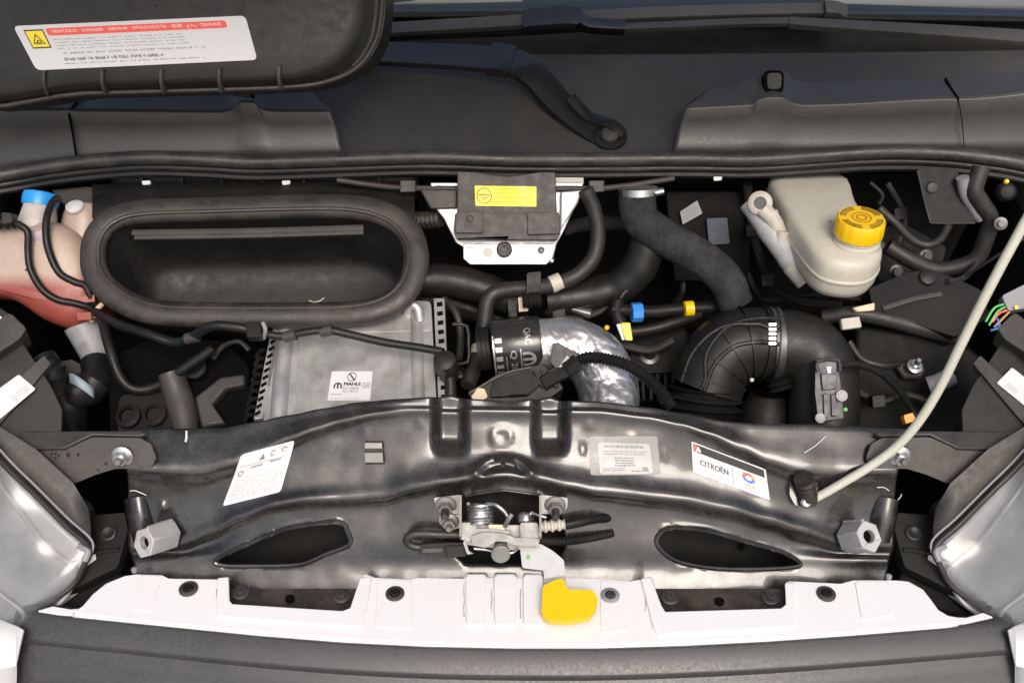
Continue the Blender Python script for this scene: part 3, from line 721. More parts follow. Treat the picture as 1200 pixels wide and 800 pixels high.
# ================================================================== WHITE UPPER FRONT PANEL
ZP = .016
wp = thing('front_apron', 'white painted upper front panel along the top of the grille', 'body panel', U(600, 700, z=ZP))
outl = [(86, 717), (97, 709), (108, 696), (124, 683), (146, 674), (160, 672), (190, 673), (198, 677), (256, 678), (267, 675), (268, 704), (272, 708), (330, 712), (402, 716), (410, 713), (419, 694), (424, 674), (430, 672), (440, 676), (482, 678), (488, 676), (543, 677), (547, 672), (568, 672), (572, 676), (578, 676), (581, 672), (603, 672), (607, 676), (612, 676), (615, 672), (635, 673), (640, 676), (695, 677), (738, 680), (752, 678), (761, 674), (765, 676), (773, 708), (778, 717), (800, 719), (916, 713), (922, 709), (920, 682), (926, 680), (985, 683), (1000, 679), (1045, 679), (1066, 681), (1082, 690), (1092, 703), (1100, 714), (1112, 721), (1128, 724), (1130, 728),
        (1110, 731), (1000, 740), (900, 747), (800, 752), (700, 755), (600, 755), (500, 753), (400, 748), (300, 740), (200, 730), (100, 720)]
part('panel', prism([U(x, y, z=ZP) for x, y in outl], (0, 0, -.006)), 'white_paint', wp, bevel=.0022, seg=3, bang=25)
front = [(84, 718.5), (100, 720), (200, 730), (300, 740), (400, 748), (500, 753), (600, 755), (700, 755), (800, 752), (900, 747), (1000, 740), (1110, 731), (1124, 729)]
part('front_lip', loft([[U(x, y, z=ZP) + Vector((0, dy, dz)) for x, y in front] for dy, dz in ((.003, -.003), (.0, -.0035), (-.0008, -.006), (.003, -.014))]), 'white_paint', wp, solid=.002)
for pl in ([(255, 676), (268, 675), (269, 703), (273, 707), (402, 715), (410, 712), (422, 676), (436, 674), (430, 712), (424, 733), (418, 734), (255, 722), (253, 716)],
           [(751, 677), (763, 675), (775, 708), (780, 716), (915, 712), (921, 707), (920, 682), (932, 681), (933, 730), (929, 734), (772, 743), (766, 736)]):
    part('recess_frame', prism([U(x, y, z=ZP + .0035) for x, y in pl], (0, 0, -.004)), 'white_paint', wp, bevel=.0016, seg=3, bang=25)
for x0, x1 in ((546, 569), (579, 605), (613, 637)):
    part('pressed_rib', prism([U(x, y, z=ZP + .0045) for x, y in rounded([(x0, 673), (x1, 673), (x1 - 1, 731), (x0 + 1, 731)], .25)], (0, 0, -.005)), 'white_paint', wp, bevel=.0025, seg=3, bang=25)
for pl in ([(163, 674), (190, 675), (176, 716), (156, 712)], [(442, 678), (482, 680), (484, 736), (440, 734)], [(1002, 681), (1042, 681), (1046, 720), (1010, 726)], [(704, 680), (734, 683), (738, 738), (704, 741)]):
    part('pressed_field', prism([U(x, y, z=ZP + .0012) for x, y in rounded(pl, .12)], (0, 0, -.0015)), 'white_paint', wp, bevel=.0008, bang=25)
part('support_ledge', loft([[U(x, 690, y, None) * 0 + Vector((U(x, 690, z=0.0).x, y, z)) for x in range(150, 1060, 30)] for y, z in ((.034, -.012), (.030, .003), (-.03, -.002), (-.04, -.03))]), 'ledge_black', wp, solid=.003)
for k, (x, y) in enumerate(((221, 690), (463, 696), (715, 698), (968, 696))):
    c = U(x, y, z=ZP)
    t = thing('push_clip', ('dark push clip in the white panel near the left lug', 'dark push clip in the white panel left of the pressed ribs', 'grey dusty push clip in the white panel right of the yellow handle', 'dark push clip in the white panel near the right lug')[k], 'clip', c, 'push clips in the white panel')
    part('flange', lathe([(.0125, 0), (.0125, .0018), (.0105, .0032), (.0075, .0034), (.0072, .0022)], c, (0, 0, 1), 24), 'grey_plastic' if k != 2 else 'grey_connector', t)
    part('centre_pin', lathe([(.0068, .0015), (.0066, .0038), (.0035, .0046), (.003, .0036)], c, (0, 0, 1), 16), 'dark_plastic' if k != 2 else 'grey_plastic', t)
for k, (x, y) in enumerate(((282, 694), (400, 698), (785, 700), (903, 700))):
    c = U(x, y, z=.004)
    one('ledge_screw', lathe([(.012, -.002), (.012, .001), (.0095, .002), (.009, .001), (.006, .0012), (.0055, .004), (.003, .0045), (.0025, .002)], c, (0, 0, 1), 20), 'dark_steel',
        ('black screw on the ledge, left side of the left recess', 'black screw on the ledge, right side of the left recess', 'black screw on the ledge, left side of the right recess', 'black screw on the ledge, right side of the right recess')[k], 'screw', 'screws on the black ledge')
for x, y in ((340, 702), (843, 705)):
    part('ledge_hole', lathe([(.0065, .0), (.0065, .0022)], U(x, y, z=.0025), (0, 0, 1), 18), 'void_black', wp)
part('edge_nub', lathe([(.004, 0), (.004, .005), (.0025, .006)], U(158, 669, z=ZP), (0, 0, 1), 12), 'grey_connector', wp); part('edge_nub', lathe([(.004, 0), (.004, .005), (.0025, .006)], U(1041, 677, z=ZP), (0, 0, 1), 12), 'grey_connector', wp)

for pl in ([(44, 715), (62, 709.5), (82, 713), (98, 712), (104, 721), (70, 719)], [(1100, 716), (1114, 722), (1132, 723), (1152, 717), (1164, 722), (1130, 729.5), (1100, 732)]):
    part('end_return', prism([U(x, y, z=ZP - .004) for x, y in pl], (0, 0, -.004)), 'white_paint', wp, bevel=.001, bang=25)
for x, y0, y1 in ((544, 684, 722), (576, 690, 716), (610, 690, 724), (641, 700, 722), (429, 682, 704), (756, 684, 716), (254, 690, 716)):
    part('grime_line', tube([U(x + random.uniform(-.8, .8), y0 + (y1 - y0) * k / 4, z=ZP + .0004) for k in range(5)], lambda t: .0004 + .0007 * random.random(), 6, 3, flat=.5), 'grime', wp)

# ================================================================== GRILLE
gr = thing('grille_moulding', 'dark grey plastic grille moulding along the bottom edge', 'grille', U(600, 780, -.1))
gt = [(20, 712), (60, 715), (110, 720), (200, 729), (300, 739), (400, 747), (500, 752), (600, 754), (700, 754), (800, 751), (900, 746), (1000, 739), (1100, 731), (1150, 727), (1186, 724)]
base = [U(x, y, z=.004) for x, y in gt]
gx = cr(base, 6)
def grow(dy, dz, k=0): return [p + Vector((0, dy - k * abs(p.x), dz)) for p in gx]
part('upper_bar', loft([grow(.012, -.004), grow(.004, -.001), grow(-.004, .0), grow(-.010, -.003), grow(-.034, -.014), grow(-.0365, -.017), grow(-.037, -.024), grow(-.041, -.027), grow(-.052, -.034), grow(-.0535, -.0365), grow(-.062, -.042), grow(-.075, -.06), grow(-.082, -.09)]), 'bumper_plastic', gr, solid=.004)

# ================================================================== BONNET LATCH
la = thing('bonnet_latch', 'zinc plated bonnet latch with coil springs at the centre of the crossmember', 'latch', U(585, 625, .09))
for (x0, x1, yb) in ((508, 541, .105), (632, 665, .105)):
    P = Plane((x0 + x1) / 2, 595, yb, tilt=48); rgt = x0 > 600
    sh = [(x0, 583), (x1, 579), (x1, 603), (x0 + 14, 601), (x0 + 2, 596)] if not rgt else [(x0, 579), (x1 + 1, 583), (x1, 596), (x1 - 12, 601), (x0, 603)]
    part('mount_ear', prism(P.poly(rounded(sh, .15, 2)), -P.n * .003), 'zinc', la, bevel=.0008)
    xe = x1 if not rgt else x0
    P2 = Plane(xe, 600, yb - .004, tilt=30)
    part('side_plate', prism([U(xe, 580, yb + .002), U(xe, 580, yb - .022), U(xe, 628, yb - .05), U(xe, 634, yb - .02)], (.003 if rgt else -.003, 0, 0)), 'zinc', la)
    c = P.at((x0 + x1) / 2 + (-2 if not rgt else 2), 592, .001)
    part('mount_bolt', bolt(c, P.n * .6 + Vector((0, -.5, -.25)), .0095, .010, True, .0), 'zinc', la)
    part('bolt_stud', lathe([(.0055, .008), (.0055, .026), (.004, .028)], c, P.n * .6 + Vector((0, -.5, -.25)), 14), 'dark_steel', la)
# lower left ear
P = Plane(525, 612, .092, tilt=45)
part('lower_ear', prism(P.poly(rounded([(514, 604), (541, 600), (541, 618), (526, 622), (515, 614)], .2, 2)), -P.n * .003), 'zinc', la, bevel=.0008)
part('lower_bolt', bolt(P.at(527, 611, .001), (0, -.8, .3), .008, .010, True, .008), 'zinc', la)
# coil springs
def coil(ax0, ax1, r, turns, wire, tail=None):
    ax = (ax1 - ax0); L = ax.length; m = frame(ax, (1, 0, 0)); pts = []
    n = int(turns * 18)
    for i in range(n + 1):
        a = 2 * math.pi * i / 18; pts.append(ax0 + ax * (i / n) + m @ Vector((r * math.cos(a), r * math.sin(a), 0)))
    if tail: pts += tail
    return tube(pts, wire, 7, smooth=False)
a0, a1 = U(563, 616, .082), U(563, 590, .104)
part('main_spring', coil(a0, a1, .0160, 6.5, .0025), 'steel', la)
part('spring_arm', tube(UL([(570, 590, .098), (580, 591, .092), (590, 598, .085), (595, 605, .078)]), .0024, 8, 5), 'steel', la)
part('spring_hook', tube(UL([(592, 616, .075), (596, 608, .072), (600, 602, .075)]), .0032, 8, 4), 'zinc', la)
a0, a1 = U(616, 611, .090), U(616, 601, .097)
part('small_spring', coil(a0, a1, .0105, 4, .0018), 'steel', la)
part('spring_tail', tube(UL([(622, 600, .092), (632, 604, .086), (640, 606, .085)]), .0018, 7, 4), 'steel', la)
P = Plane(585, 625, .074, tilt=42)
def pl(name, pts, off, th, m='zinc', r=.2, bev=.001): return part(name, prism(P.poly(rounded(pts, r, 3), off), -P.n * th), m, la, bevel=bev)
pl('left_block', [(540, 611), (558, 611), (560, 626), (548, 634), (540, 630)], .010, .022)
pl('right_block', [(609, 611), (630, 611), (634, 628), (610, 632)], .010, .022)
pl('back_plate', [(541, 615), (634, 615), (632, 640), (600, 645), (545, 638)], -.002, .004)
pl('catch_arm', [(552, 626), (566, 622), (590, 623), (606, 629), (604, 634), (582, 632), (570, 640), (554, 637)], .016, .006)
pl('lever_bar', [(596, 628), (630, 629), (632, 639), (612, 638), (594, 636)], .012, .004)
pl('pawl', [(556, 618), (580, 618), (600, 622), (592, 626), (560, 624)], .008, .006)
pl('arm_left_leg', [(546, 630), (550, 644), (556, 647), (548, 648), (543, 634)], .014, .004)
for (h0, h1, r_) in ((.000, .018, .0085), (.016, .019, .0115), (.020, .026, .0125)):
    c = P.at(587, 638); part('pivot_pin', lathe([(r_, h0), (r_, h1 - .001), (r_ * .9, h1)], c, P.n * .8 + Vector((0, -.4, -.2)), 24), 'zinc', la)
part('link_wire', tube([P.at(556, 641, .014), P.at(570, 642, .016), P.at(584, 645, .02), P.at(600, 645, .02), P.at(607, 640, .014)], .0016, 6, 4), 'steel', la)
pl('bronze_bush', [(572, 614), (590, 614), (592, 620), (574, 620)], .006, .006, 'beige_plastic')
# release handle: bent steel strip with yellow plastic grip
hl = thing('release_handle', 'white bent metal lever with a yellow plastic grip resting over the white panel', 'handle', U(650, 690, -.0))
Ph = Plane(640, 655, .050, tilt=62)
part('lever', prism(Ph.poly(rounded([(609, 639), (634, 637), (648, 645), (661, 656), (663, 680), (638, 688), (637, 668), (612, 665)], .12, 3)), -Ph.n * .0025), 'white_metal', hl, bevel=.0006)
Pg = Plane(655, 705, z=.030, tilt=84)
mk = part('paint_mark', quad(bil([Ph.at(617, 650), Ph.at(621, 650), Ph.at(621, 655), Ph.at(617, 655)]), 0, 0, 1, 1, .0008), 'green_plastic', hl)
part('lever_step', prism(Ph.poly([(637, 678), (662, 674), (663, 684), (640, 692)], .001), -Ph.n * .004), 'zinc', hl)
part('grip', prism([Pg.at(x, y, .008) for x, y in rounded([(636, 690), (648, 684), (660, 681), (664, 694), (694, 695), (700, 703), (699, 716), (690, 727), (665, 731), (644, 730), (634, 722)], .28, 4)], -Pg.n * .010), 'yellow_plastic', hl, bevel=.004, seg=4, bang=25)
# cables beside the latch
c1 = thing('latch_cable', 'black sheathed release cable with ivory end fitting right of the latch', 'cable', U(680, 620, .085))
part('end_fitting', tube(UL([(634, 617, .083), (662, 614, .086)]), .0085, 14, 14, rf=lambda i, t: 1.0 if int(t * 7) % 2 else .72), 'ivory_plastic', c1)
part('sheath', tube(UL([(660, 615, .087), (680, 611, .093), (700, 607, .105), (730, 606, .13)]), .0068, 12, 6), 'dark_plastic', c1)
one('corrugated_conduit', hose(UL([(632, 633, .075), (660, 634, .080), (690, 630, .088), (718, 624, .10)]), .0058, .0042), 'rubber_clean', 'thin corrugated black conduit running right from under the latch', 'conduit')
c2 = thing('latch_switch', 'black latch switch with looped cable left of the latch', 'switch', U(510, 635, .08))
part('cable_loop', tube(UL([(545, 626, .080), (520, 626, .078), (490, 625, .076), (478, 629, .074), (478, 636, .072), (486, 640, .070), (497, 641, .070)]), .0055, 10, 6), 'rubber', c2)
Pc = Plane(515, 640, .072, tilt=40)
part('body', prism(Pc.poly([(492, 636), (525, 634), (545, 634), (548, 648), (520, 651), (492, 648)], .008), -Pc.n * .016), 'dark_plastic', c2, bevel=.0015)
part('clip_rail', prism(Pc.poly([(495, 641), (520, 640), (520, 645), (495, 646)], .011), -Pc.n * .006), 'grey_plastic', c2, bevel=.001)
part('clip_block', prism(Pc.poly([(522, 638), (546, 637), (547, 650), (524, 652)], .012), -Pc.n * .006), 'dark_plastic', c2, bevel=.001)

# ================================================================== PROP ROD
pr = thing('prop_rod', 'pale cream bonnet prop rod bending up from the crossmember to the right edge', 'prop rod', U(945, 585, .13))
rp = UL([(944, 588, .125), (960, 581, .127), (985, 567, .130), (1015, 549, .134), (1045, 528, .138), (1068, 505, .142), (1088, 477, .147), (1106, 445, .152), (1124, 408, .158), (1150, 356, .168), (1175, 308, .178), (1200, 262, .19)])
e = rp[-1] + (rp[-1] - rp[-2]) * 6; rp += [e, Vector((e.x + .06, .42, .93)), Vector((e.x + .06, .46, 1.08))]
part('rod', tube(rp, .0061, 16, 8), 'rod_paint', pr)
tp = U(938, 574, .132)
part('pivot_bracket', prism(Plane(937, 574, .135, tilt=45).poly(rounded([(924, 560), (946, 556), (956, 568), (955, 590), (930, 592), (923, 580)], .2), .010), (0, .012, -.012)), 'black_paint', pr, bevel=.003)
part('pivot_bush', tube(UL([(942, 560, .125), (946, 574, .122), (946, 588, .118)]), .0135, 16, 5, rf=lambda i, t: 1 + .06 * math.cos(t * 30)), 'rubber', pr)
part('pivot_end', lathe([(.0075, -.004), (.0075, .004), (.005, .006)], U(944, 588, .112), (0, -.8, .5), 18), 'steel', pr)

# ================================================================== HEADLAMPS, BRACKETS, WINGS
def headlamp(s):
    m = (lambda x: 1200 - x) if s else (lambda x: x); sd = 'right' if s else 'left'
    t = thing('headlamp', '%s headlamp with pale clear lens beside the white panel' % sd, 'headlamp', U(m(40), 640, .05), 'headlamps')
    # lens: curved outer shell (inner edge, ..., outer edge), stations from rear to front
    st_ = [((-60, 470, .16), (-60, 485, .12), (-60, 500, .10), (-60, 520, .05)),
           ((0, 541, .125), (-15, 560, .10), (-40, 590, .06), (-80, 640, .0)),
           ((40, 581, .10), (15, 605, .075), (-20, 640, .035), (-80, 700, -.04)),
           ((75, 616, .08), (45, 645, .055), (5, 680, .01), (-80, 740, -.06)),
           ((104, 644, .062), (78, 672, .035), (35, 705, -.005), (-60, 760, -.08)),
           ((97, 668, .045), (72, 692, .022), (32, 722, -.015), (-60, 775, -.09)),
           ((84, 690, .030), (55, 712, .005), (20, 737, -.03), (-50, 790, -.10)),
           ((52, 712, .008), (34, 725, -.01), (10, 745, -.035), (-40, 800, -.11)),
           ((40, 716, -.002), (25, 732, -.02), (0, 756, -.05), (-40, 812, -.12))]
    rows = [cr([U(m(a), b, c) for a, b, c in r_], 5) for r_ in st_]
    cols = [cr([r_[k] for r_ in rows], 4) for k in range(len(rows[0]))]
    part('lens', loft(cols), 'lens_plastic', t, solid=.003, sharp=80)
    inn = [[p + Vector((.012 * (1 if s else -1) * 0, .012, -.022)) for p in c] for c in cols]
    part('reflector', loft(inn), mat('reflector_grey', (.40, .405, .41), .4, metal=.2, dust=.2, dustcol=(.2, .19, .17)), t, sharp=80)
    ed = [c + Vector((0, .002, .003)) for c in cols[0]]
    for k in (4, 11):
        part('reflector_rib', tube([p + Vector((0, .008, -.013)) for p in cols[k]], .0035, 8, 2), 'reflector_grey', t)
    part('lens_rim', tube(ed, .0040, 8, 2), 'black_plastic', t)
    part('rim_seal', tube([p + Vector((.004 * (-1 if s else 1), .006, .004)) for p in ed], .0016, 8, 2), 'grey_connector', t)
    # dark housing behind the lens
    hrow = [[U(m(a), b, c) for a, b, c in l] for l in (((-60, 462, .17), (0, 536, .13), (40, 577, .105), (76, 613, .084), (106, 640, .066)),
            ((-60, 448, .185), (0, 510, .155), (40, 545, .13), (78, 582, .105), (106, 616, .085)),
            ((-60, 440, .20), (-5, 497, .165), (42, 526, .145), (86, 566, .118), (104, 596, .10)),
            ((-60, 440, .22), (-5, 500, .20), (42, 530, .20), (84, 568, .19), (96, 600, .18)))]
    part('housing', loft(hrow), 'grey_plastic', t, solid=.004, sharp=20)
    pk = [U(m(98), 650, .058), U(m(108), 640, .066), U(m(106), 656, .052)]
    part('corner_tab', tube([U(m(92), 640, .066), U(m(103), 645, .060), U(m(99), 657, .050)], .0045, 8, 4), 'grey_connector', t)
    tb = U(m(92), 600, .105)
    part('adjuster_boss', tube(UL([(m(78), 612, .10), (m(100), 594, .13)]), .018, 16, 4), 'dark_plastic', t)
    # top of housing with label
    Pt = Plane(m(30), 430, .26, tilt=58, yaw=(28 if not s else -28))
    o = rounded([(m(-70), 470), (m(-10), 405), (m(20), 392), (m(60), 452), (m(73), 480), (m(72), 508), (m(0), 512), (m(-60), 520)], .1, 2)
    part('rear_cover', prism(Pt.poly(o), -Pt.n * .10), 'black_plastic', t, bevel=.008, seg=3)
    part('cover_lip', prism(Pt.poly(rounded([(m(-60), 520), (m(15), 452), (m(52), 418), (m(60), 428), (m(8), 490), (m(-20), 520)], .1, 2), .006), -Pt.n * .02), 'grey_plastic', t, bevel=.002)
    part('cover_boss', prism(Pt.poly(rounded([(m(-30), 408), (m(14), 372), (m(34), 392), (m(26), 404), (m(2), 420), (m(-20), 440)], .25, 3), .022), -Pt.n * .05), 'grey_plastic', t, bevel=.006, seg=3)
    lc = [(-22, 474), (23, 441), (43, 458), (0, 494)] if not s else [(1185, 433), (1222, 462), (1205, 482), (1167, 451)]
    if s:
        lm = bil([Pt.at(*q, .0075) for q in lc])
    else: lm = bil([Pt.at(*q, .0075) for q in lc])
    ls = part('paper_label', sticker_geo(lm, .0008, corner=.05), 'white_paper', t)
    part('small_print', fine_print(lm, .5, .6, .95, .9, 3, .9, .4, 50 + s, .0012) if not s else fine_print(lm, .2, .66, .5, .9, 3, .9, .4, 51, .0012), 'grey_print', ls)
    return t
headlamp(0); headlamp(1)
for s in (0, 1):
    m = (lambda x: 1198 - x) if s else (lambda x: x); sd = 'right' if s else 'left'
    t = thing('headlamp_bracket', 'dark grey plastic bracket arm bolted to the %s end of the crossmember' % sd, 'bracket', U(m(100), 530, .16), 'bracket arms')
    # angled arm: upper shelf and front web
    top = [U(m(a), b, c) for a, b, c in ((-30, 505, .19), (30, 503.5, .19), (165, 504, .178), (178, 512, .172))]
    fr = [U(m(a), b, c) for a, b, c in ((-30, 530, .150), (76, 527, .152), (108, 511, .160), (165, 513, .160))]
    web = [(10, 528), (76, 527), (108, 512), (164, 513), (177, 520), (183, 536), (177, 549), (135, 549), (112, 556), (86, 567), (40, 545)]
    Pb = Plane(m(120), 530, .156, tilt=38)
    part('web', prism(Pb.poly(rounded([(m(a), b) for a, b in web], .14, 3)), -Pb.n * .006), 'grey_plastic', t, bevel=.003)
    shelf = [(0, 505), (165, 504), (172, 508), (164, 511), (108, 509.5), (76, 525), (0, 527)]
    part('shelf', prism([Plane(m(80), 515, .168, tilt=72).at(m(a), b) for a, b in shelf], Vector((0, .004, -.010))), 'grey_plastic', t, bevel=.002)
    part('bolt', bolt(Pb.at(m(144), 534, .001), Pb.n + Vector((0, 0, -.35)), .0095, .010, True, .006), 'steel', t)
    for k in range(14 if not s else 0):
        a, b = random.uniform(55, 125), random.uniform(528, 560)
        if not inside(web, a, b - 3): continue
        part('damp_spot', lathe([(random.uniform(.0012, .003), 0), (.0008, .0004)], Pb.at(m(a), b, .0008), Pb.n, 10), 'dark_plastic', t)
    # corner piece running to the lamp
    Pq = Plane(m(45), 560, .135, tilt=60)
    part('lamp_foot', prism(Pq.poly([(m(8), 530), (m(40), 545), (m(86), 567), (m(60), 596), (m(30), 570), (m(-10), 540)]), -Pq.n * .008), 'grey_plastic', t, bevel=.002)
    # lower shelf seen in the dark gap
    u = thing('bumper_support', 'black moulded support shelf deep in the gap beside the %s lug' % sd, 'bracket', U(m(110), 640, .08), 'support shelves')
    Pu = Plane(m(110), 650, .075, tilt=66)
    part('shelf', prism(Pu.poly(rounded([(m(70), 606), (m(146), 600), (m(150), 620), (m(138), 664), (m(60), 702), (m(40), 690)], .1, 2)), -Pu.n * .02), 'dark_plastic', u, bevel=.004)
    part('rib', tube([Pu.at(m(84), 660, .002), Pu.at(m(112), 648, .002), Pu.at(m(140), 644, .002)], .003, 8, 3), 'dark_plastic', u)
    part('screw', lathe([(.011, 0), (.011, .003), (.008, .004), (.004, .002)], Pu.at(m(128), 625, .001), Pu.n, 20), 'black_plastic', u)
    part('lower_gusset', prism(Plane(m(110), 700, .04, tilt=70).poly([(m(55), 700), (m(140), 665), (m(150), 690), (m(100), 712), (m(60), 722)]), Vector((0, .01, -.04))), 'deep_black', u, bevel=.003)
    m = (lambda x: 1209 - x) if s else (lambda x: x)
    w = thing('front_wing', 'white painted front wing edge at the bottom %s corner' % sd, 'wing', U(m(5), 790, -.1), 'white wing edges')
    wr_ = [[U(m(a), b, c) for a, b, c in l] for l in (((-60, 696, -.03), (-10, 722, -.03), (20, 733, -.036), (29, 738, -.042)), ((-60, 780, -.09), (-10, 785, -.085), (16, 780, -.075), (20, 778, -.075)), ((-60, 860, -.15), (-10, 860, -.15), (14, 860, -.13), (18, 858, -.12)))]
    part('panel', loft(wr_), 'white_paint', w, solid=.003)
# ================================================================== OVAL INTAKE DUCT
od = thing('intake_duct', 'black oval air intake duct with a thick dusty rubber rim', 'air duct', U(298, 310, .48))
Po = Plane(298, 305, .47, tilt=55)
oval = [(109, 302), (113, 277), (132, 257), (168, 248), (250, 245), (350, 242), (418, 243), (458, 254), (481, 275), (488, 304), (480, 334), (458, 356), (418, 367), (350, 369), (250, 369), (190, 367), (155, 358), (128, 341), (113, 322)]
OV = [Vector((p[0], p[1])) for p in [tuple(q[:2]) for q in cr([Vector((*p, 0)) for p in oval], 5, True)]]
oc = Vector((298, 306))
def orow(s, off, sy=None): return [Po.at(oc.x + (p.x - oc.x) * s, oc.y + (p.y - oc.y) * (sy or s), off) for p in OV]
part('rubber_rim', tube(orow(1.0, 0), .0195, 18, smooth=False, closed=True, up=Po.n, flat=.62), 'rubber', od, sharp=70)
part('rim_ridge', tube(orow(.955, .010, .905), .0035, 8, smooth=False, closed=True), 'rubber', od)
part('outer_shell', loft([orow(1.0, -.006), orow(1.03, -.012, 1.06), orow(1.04, -.04, 1.08), orow(1.0, -.12, 1.0), orow(.9, -.2, .8)], cu=True), 'black_plastic', od, sharp=60)
part('inner_throat', loft([orow(.96, -.004, .93), orow(.945, -.02, .88), orow(.93, -.035, .86), orow(.925, -.045, .84), orow(.91, -.10, .80), orow(.87, -.15, .72), orow(.80, -.165, .60), orow(.4, -.17, .3), orow(.001, -.17, .001)], cu=True), 'duct_inner', od, sharp=60)
for k in range(2):
    part('cross_bar', bar([Po.at(150 + 3 * k, 267 + 5 * k, -.02), Po.at(290, 265 + 5 * k, -.02), Po.at(424, 261 + 5 * k, -.02)], .009, .006, Po.n, 6), 'grey_plastic', od)
def leafbit(x, y, s): return tube([Po.at(x - s, y - 1, -.066), Po.at(x - s * .3, y + 2, -.063), Po.at(x + s * .5, y, -.064), Po.at(x + s, y - 4, -.066)], .0012, 6, 4)
for k, (x, y, s) in enumerate(((362, 336, 9), (197, 344, 7))):
    one('dry_debris', leafbit(x, y, s), 'ivory_plastic', ('curled dry leaf bit lying in the oval duct, right of centre', 'pale dry bit lying at the left end of the oval duct')[k], 'debris', 'bits of debris in the duct')
one('rust_chip', lathe([(.005, 0), (.004, .002), (.002, .003)], Po.at(168, 348, -.03), Po.n, 8), 'orange_plastic', 'tiny orange leaf chip at the lower left of the oval duct', 'debris')
# upper shell of the air box behind the rim
part('top_shell', loft([[U(x, py + .00012 * (x - 300) ** 2, y) for x in range(108, 500, 14)] for py, y in ((212, .655), (222, .635), (232, .60), (240, .575), (250, .55))]), 'black_plastic', od, solid=.004)

# ================================================================== COOLANT BOTTLE
TB = U(50, 340, .44)
TANK_LEVEL = U(50, 322, .50).z - TB.z
tank_mat()
ct = thing('coolant_bottle', 'translucent bottle of red coolant with a blue cap at the left edge', 'coolant bottle', TB)
Pt = Plane(50, 320, .50, tilt=40)
bo = [(-50, 262), (10, 262), (34, 256), (60, 258), (84, 268), (100, 288), (110, 318), (117, 345), (108, 368), (97, 382), (80, 386), (50, 376), (12, 352), (-50, 338)]
BO = [tuple(p[:2]) for p in cr([Vector((*p, 0)) for p in bo], 4, True)]
cb = Vector((38, 318))
def brow_(s, off): return [Pt.at(cb.x + (p[0] - cb.x) * s, cb.y + (p[1] - cb.y) * s, off) for p in BO]
part('bottle', loft([brow_(.55, -.13), brow_(.85, -.125), brow_(.97, -.10), brow_(1.0, -.07), brow_(1.0, -.03), brow_(.97, -.008), brow_(.90, .006), brow_(.78, .014), brow_(.5, .019), brow_(.2, .020), brow_(.02, .020)], cu=True), 'tank_plastic', ct, sharp=80)
sm = [(-50, 322), (0, 334), (40, 345), (80, 352), (114, 350)]
part('mould_seam', bar([Pt.at(x, y, .017 - .00012 * abs(x - 40)) for x, y in sm], .012, .008, Pt.n), 'tank_plastic', ct)
part('neck', tube([Pt.at(34, 276, -.02), Pt.at(38, 256, -.02), Pt.at(40, 236, -.022)], lambda t: .034 - .010 * t, 20, 5), mat('neck_plastic', (.46, .42, .40), .36, sss=.3), ct)
part('dome', tube([Pt.at(80, 300, -.06), Pt.at(84, 268, -.055), Pt.at(86, 246, -.05), Pt.at(87, 234, -.05)], lambda t: .040 - .016 * t ** 2.5, 22, 5), 'tank_plastic', ct, sharp=70)
cpc = Pt.at(40, 236, -.022); cax = (Pt.at(40, 226, -.022) - Pt.at(35, 262, -.02)).normalized()
part('cap', lathe([(.027, -.004), (.0275, .010), (.026, .016), (.020, .018), (.0, .0185)], cpc, cax, 40, knurl=40, kamp=.025), 'blue_cap', ct)
part('dome_plug', lathe([(.014, 0), (.014, .004), (.009, .006)], Pt.at(82, 241, -.02), Vector((0, -.2, 1)), 20), 'light_plastic', ct)
part('level_mark', quad(bil([Pt.at(33, 276, .0125), Pt.at(58, 272, .0125), Pt.at(56, 288, .016), Pt.at(28, 290, .016)]), 0, 0, 1, 1, .003), mat('mark_print', (.42, .36, .40), .4), ct)
part('mould_line', tube([Pt.at(64, 284, .012), Pt.at(74, 315, .016), Pt.at(80, 340, .016)], .0014, 6, 5), 'tank_plastic', ct)
part('outlet', tube([Pt.at(86, 378, -.03), Pt.at(96, 400, -.035), Pt.at(106, 424, -.04)], lambda t: .028 - .004 * t, 18, 5), mat('outlet_plastic', (.30, .30, .32), .4, sss=.2, dust=.2), ct)
part('mount_tab', prism(Pt.poly([(92, 366), (110, 366), (111, 375), (94, 376)], .012), -Pt.n * .01), 'tank_plastic', ct, bevel=.001)
h1 = one('overflow_hose', tube([Pt.at(x, y, o) for x, y, o in ((70, 232, .0), (64, 238, .008), (62, 262, .024), (65, 292, .028), (76, 320, .024), (92, 331, .018), (104, 336, .012), (110, 352, .006), (116, 372, -.02))], .0058, 10, 6), 'rubber_clean', 'black hose looping down the front of the coolant bottle from its white plug', 'hose')
h2 = thing('vent_hose', 'black hose with a connector at the upper left of the coolant bottle', 'hose', Pt.at(20, 265, .03))
part('tube', tube([Pt.at(x, y, o) for x, y, o in ((24, 264, .034), (36, 268, .036), (44, 276, .034), (43, 296, .030), (46, 318, .030), (58, 340, .028), (74, 352, .024), (92, 356, .018), (106, 360, .01), (114, 366, .0))], .0056, 10, 6), 'rubber_clean', h2)
part('connector', tube([Pt.at(4, 264, .036), Pt.at(16, 264, .036), Pt.at(28, 263, .034)], .011, 12, 6, rf=lambda i, t: .8 if int(t * 6) % 2 else 1.1), 'dark_plastic', h2)
part('connector_latch', prism(Pt.poly([(18, 254), (30, 255), (31, 266), (20, 268)], .048), -Pt.n * .02), 'black_plastic', h2, bevel=.001)
part('orange_tip', tube([Pt.at(-20, 258, .03), Pt.at(6, 260, .034)], .013, 14, 4), mat('orange_rubber', (.70, .13, .05), .5), h2)
one('hose_strap', tube([Pt.at(106, 376, -.005), Pt.at(112, 366, .004), Pt.at(120, 356, .0)], .004, 8, 4), 'beige_plastic', 'short beige strap by the tip of the coolant bottle', 'strap')
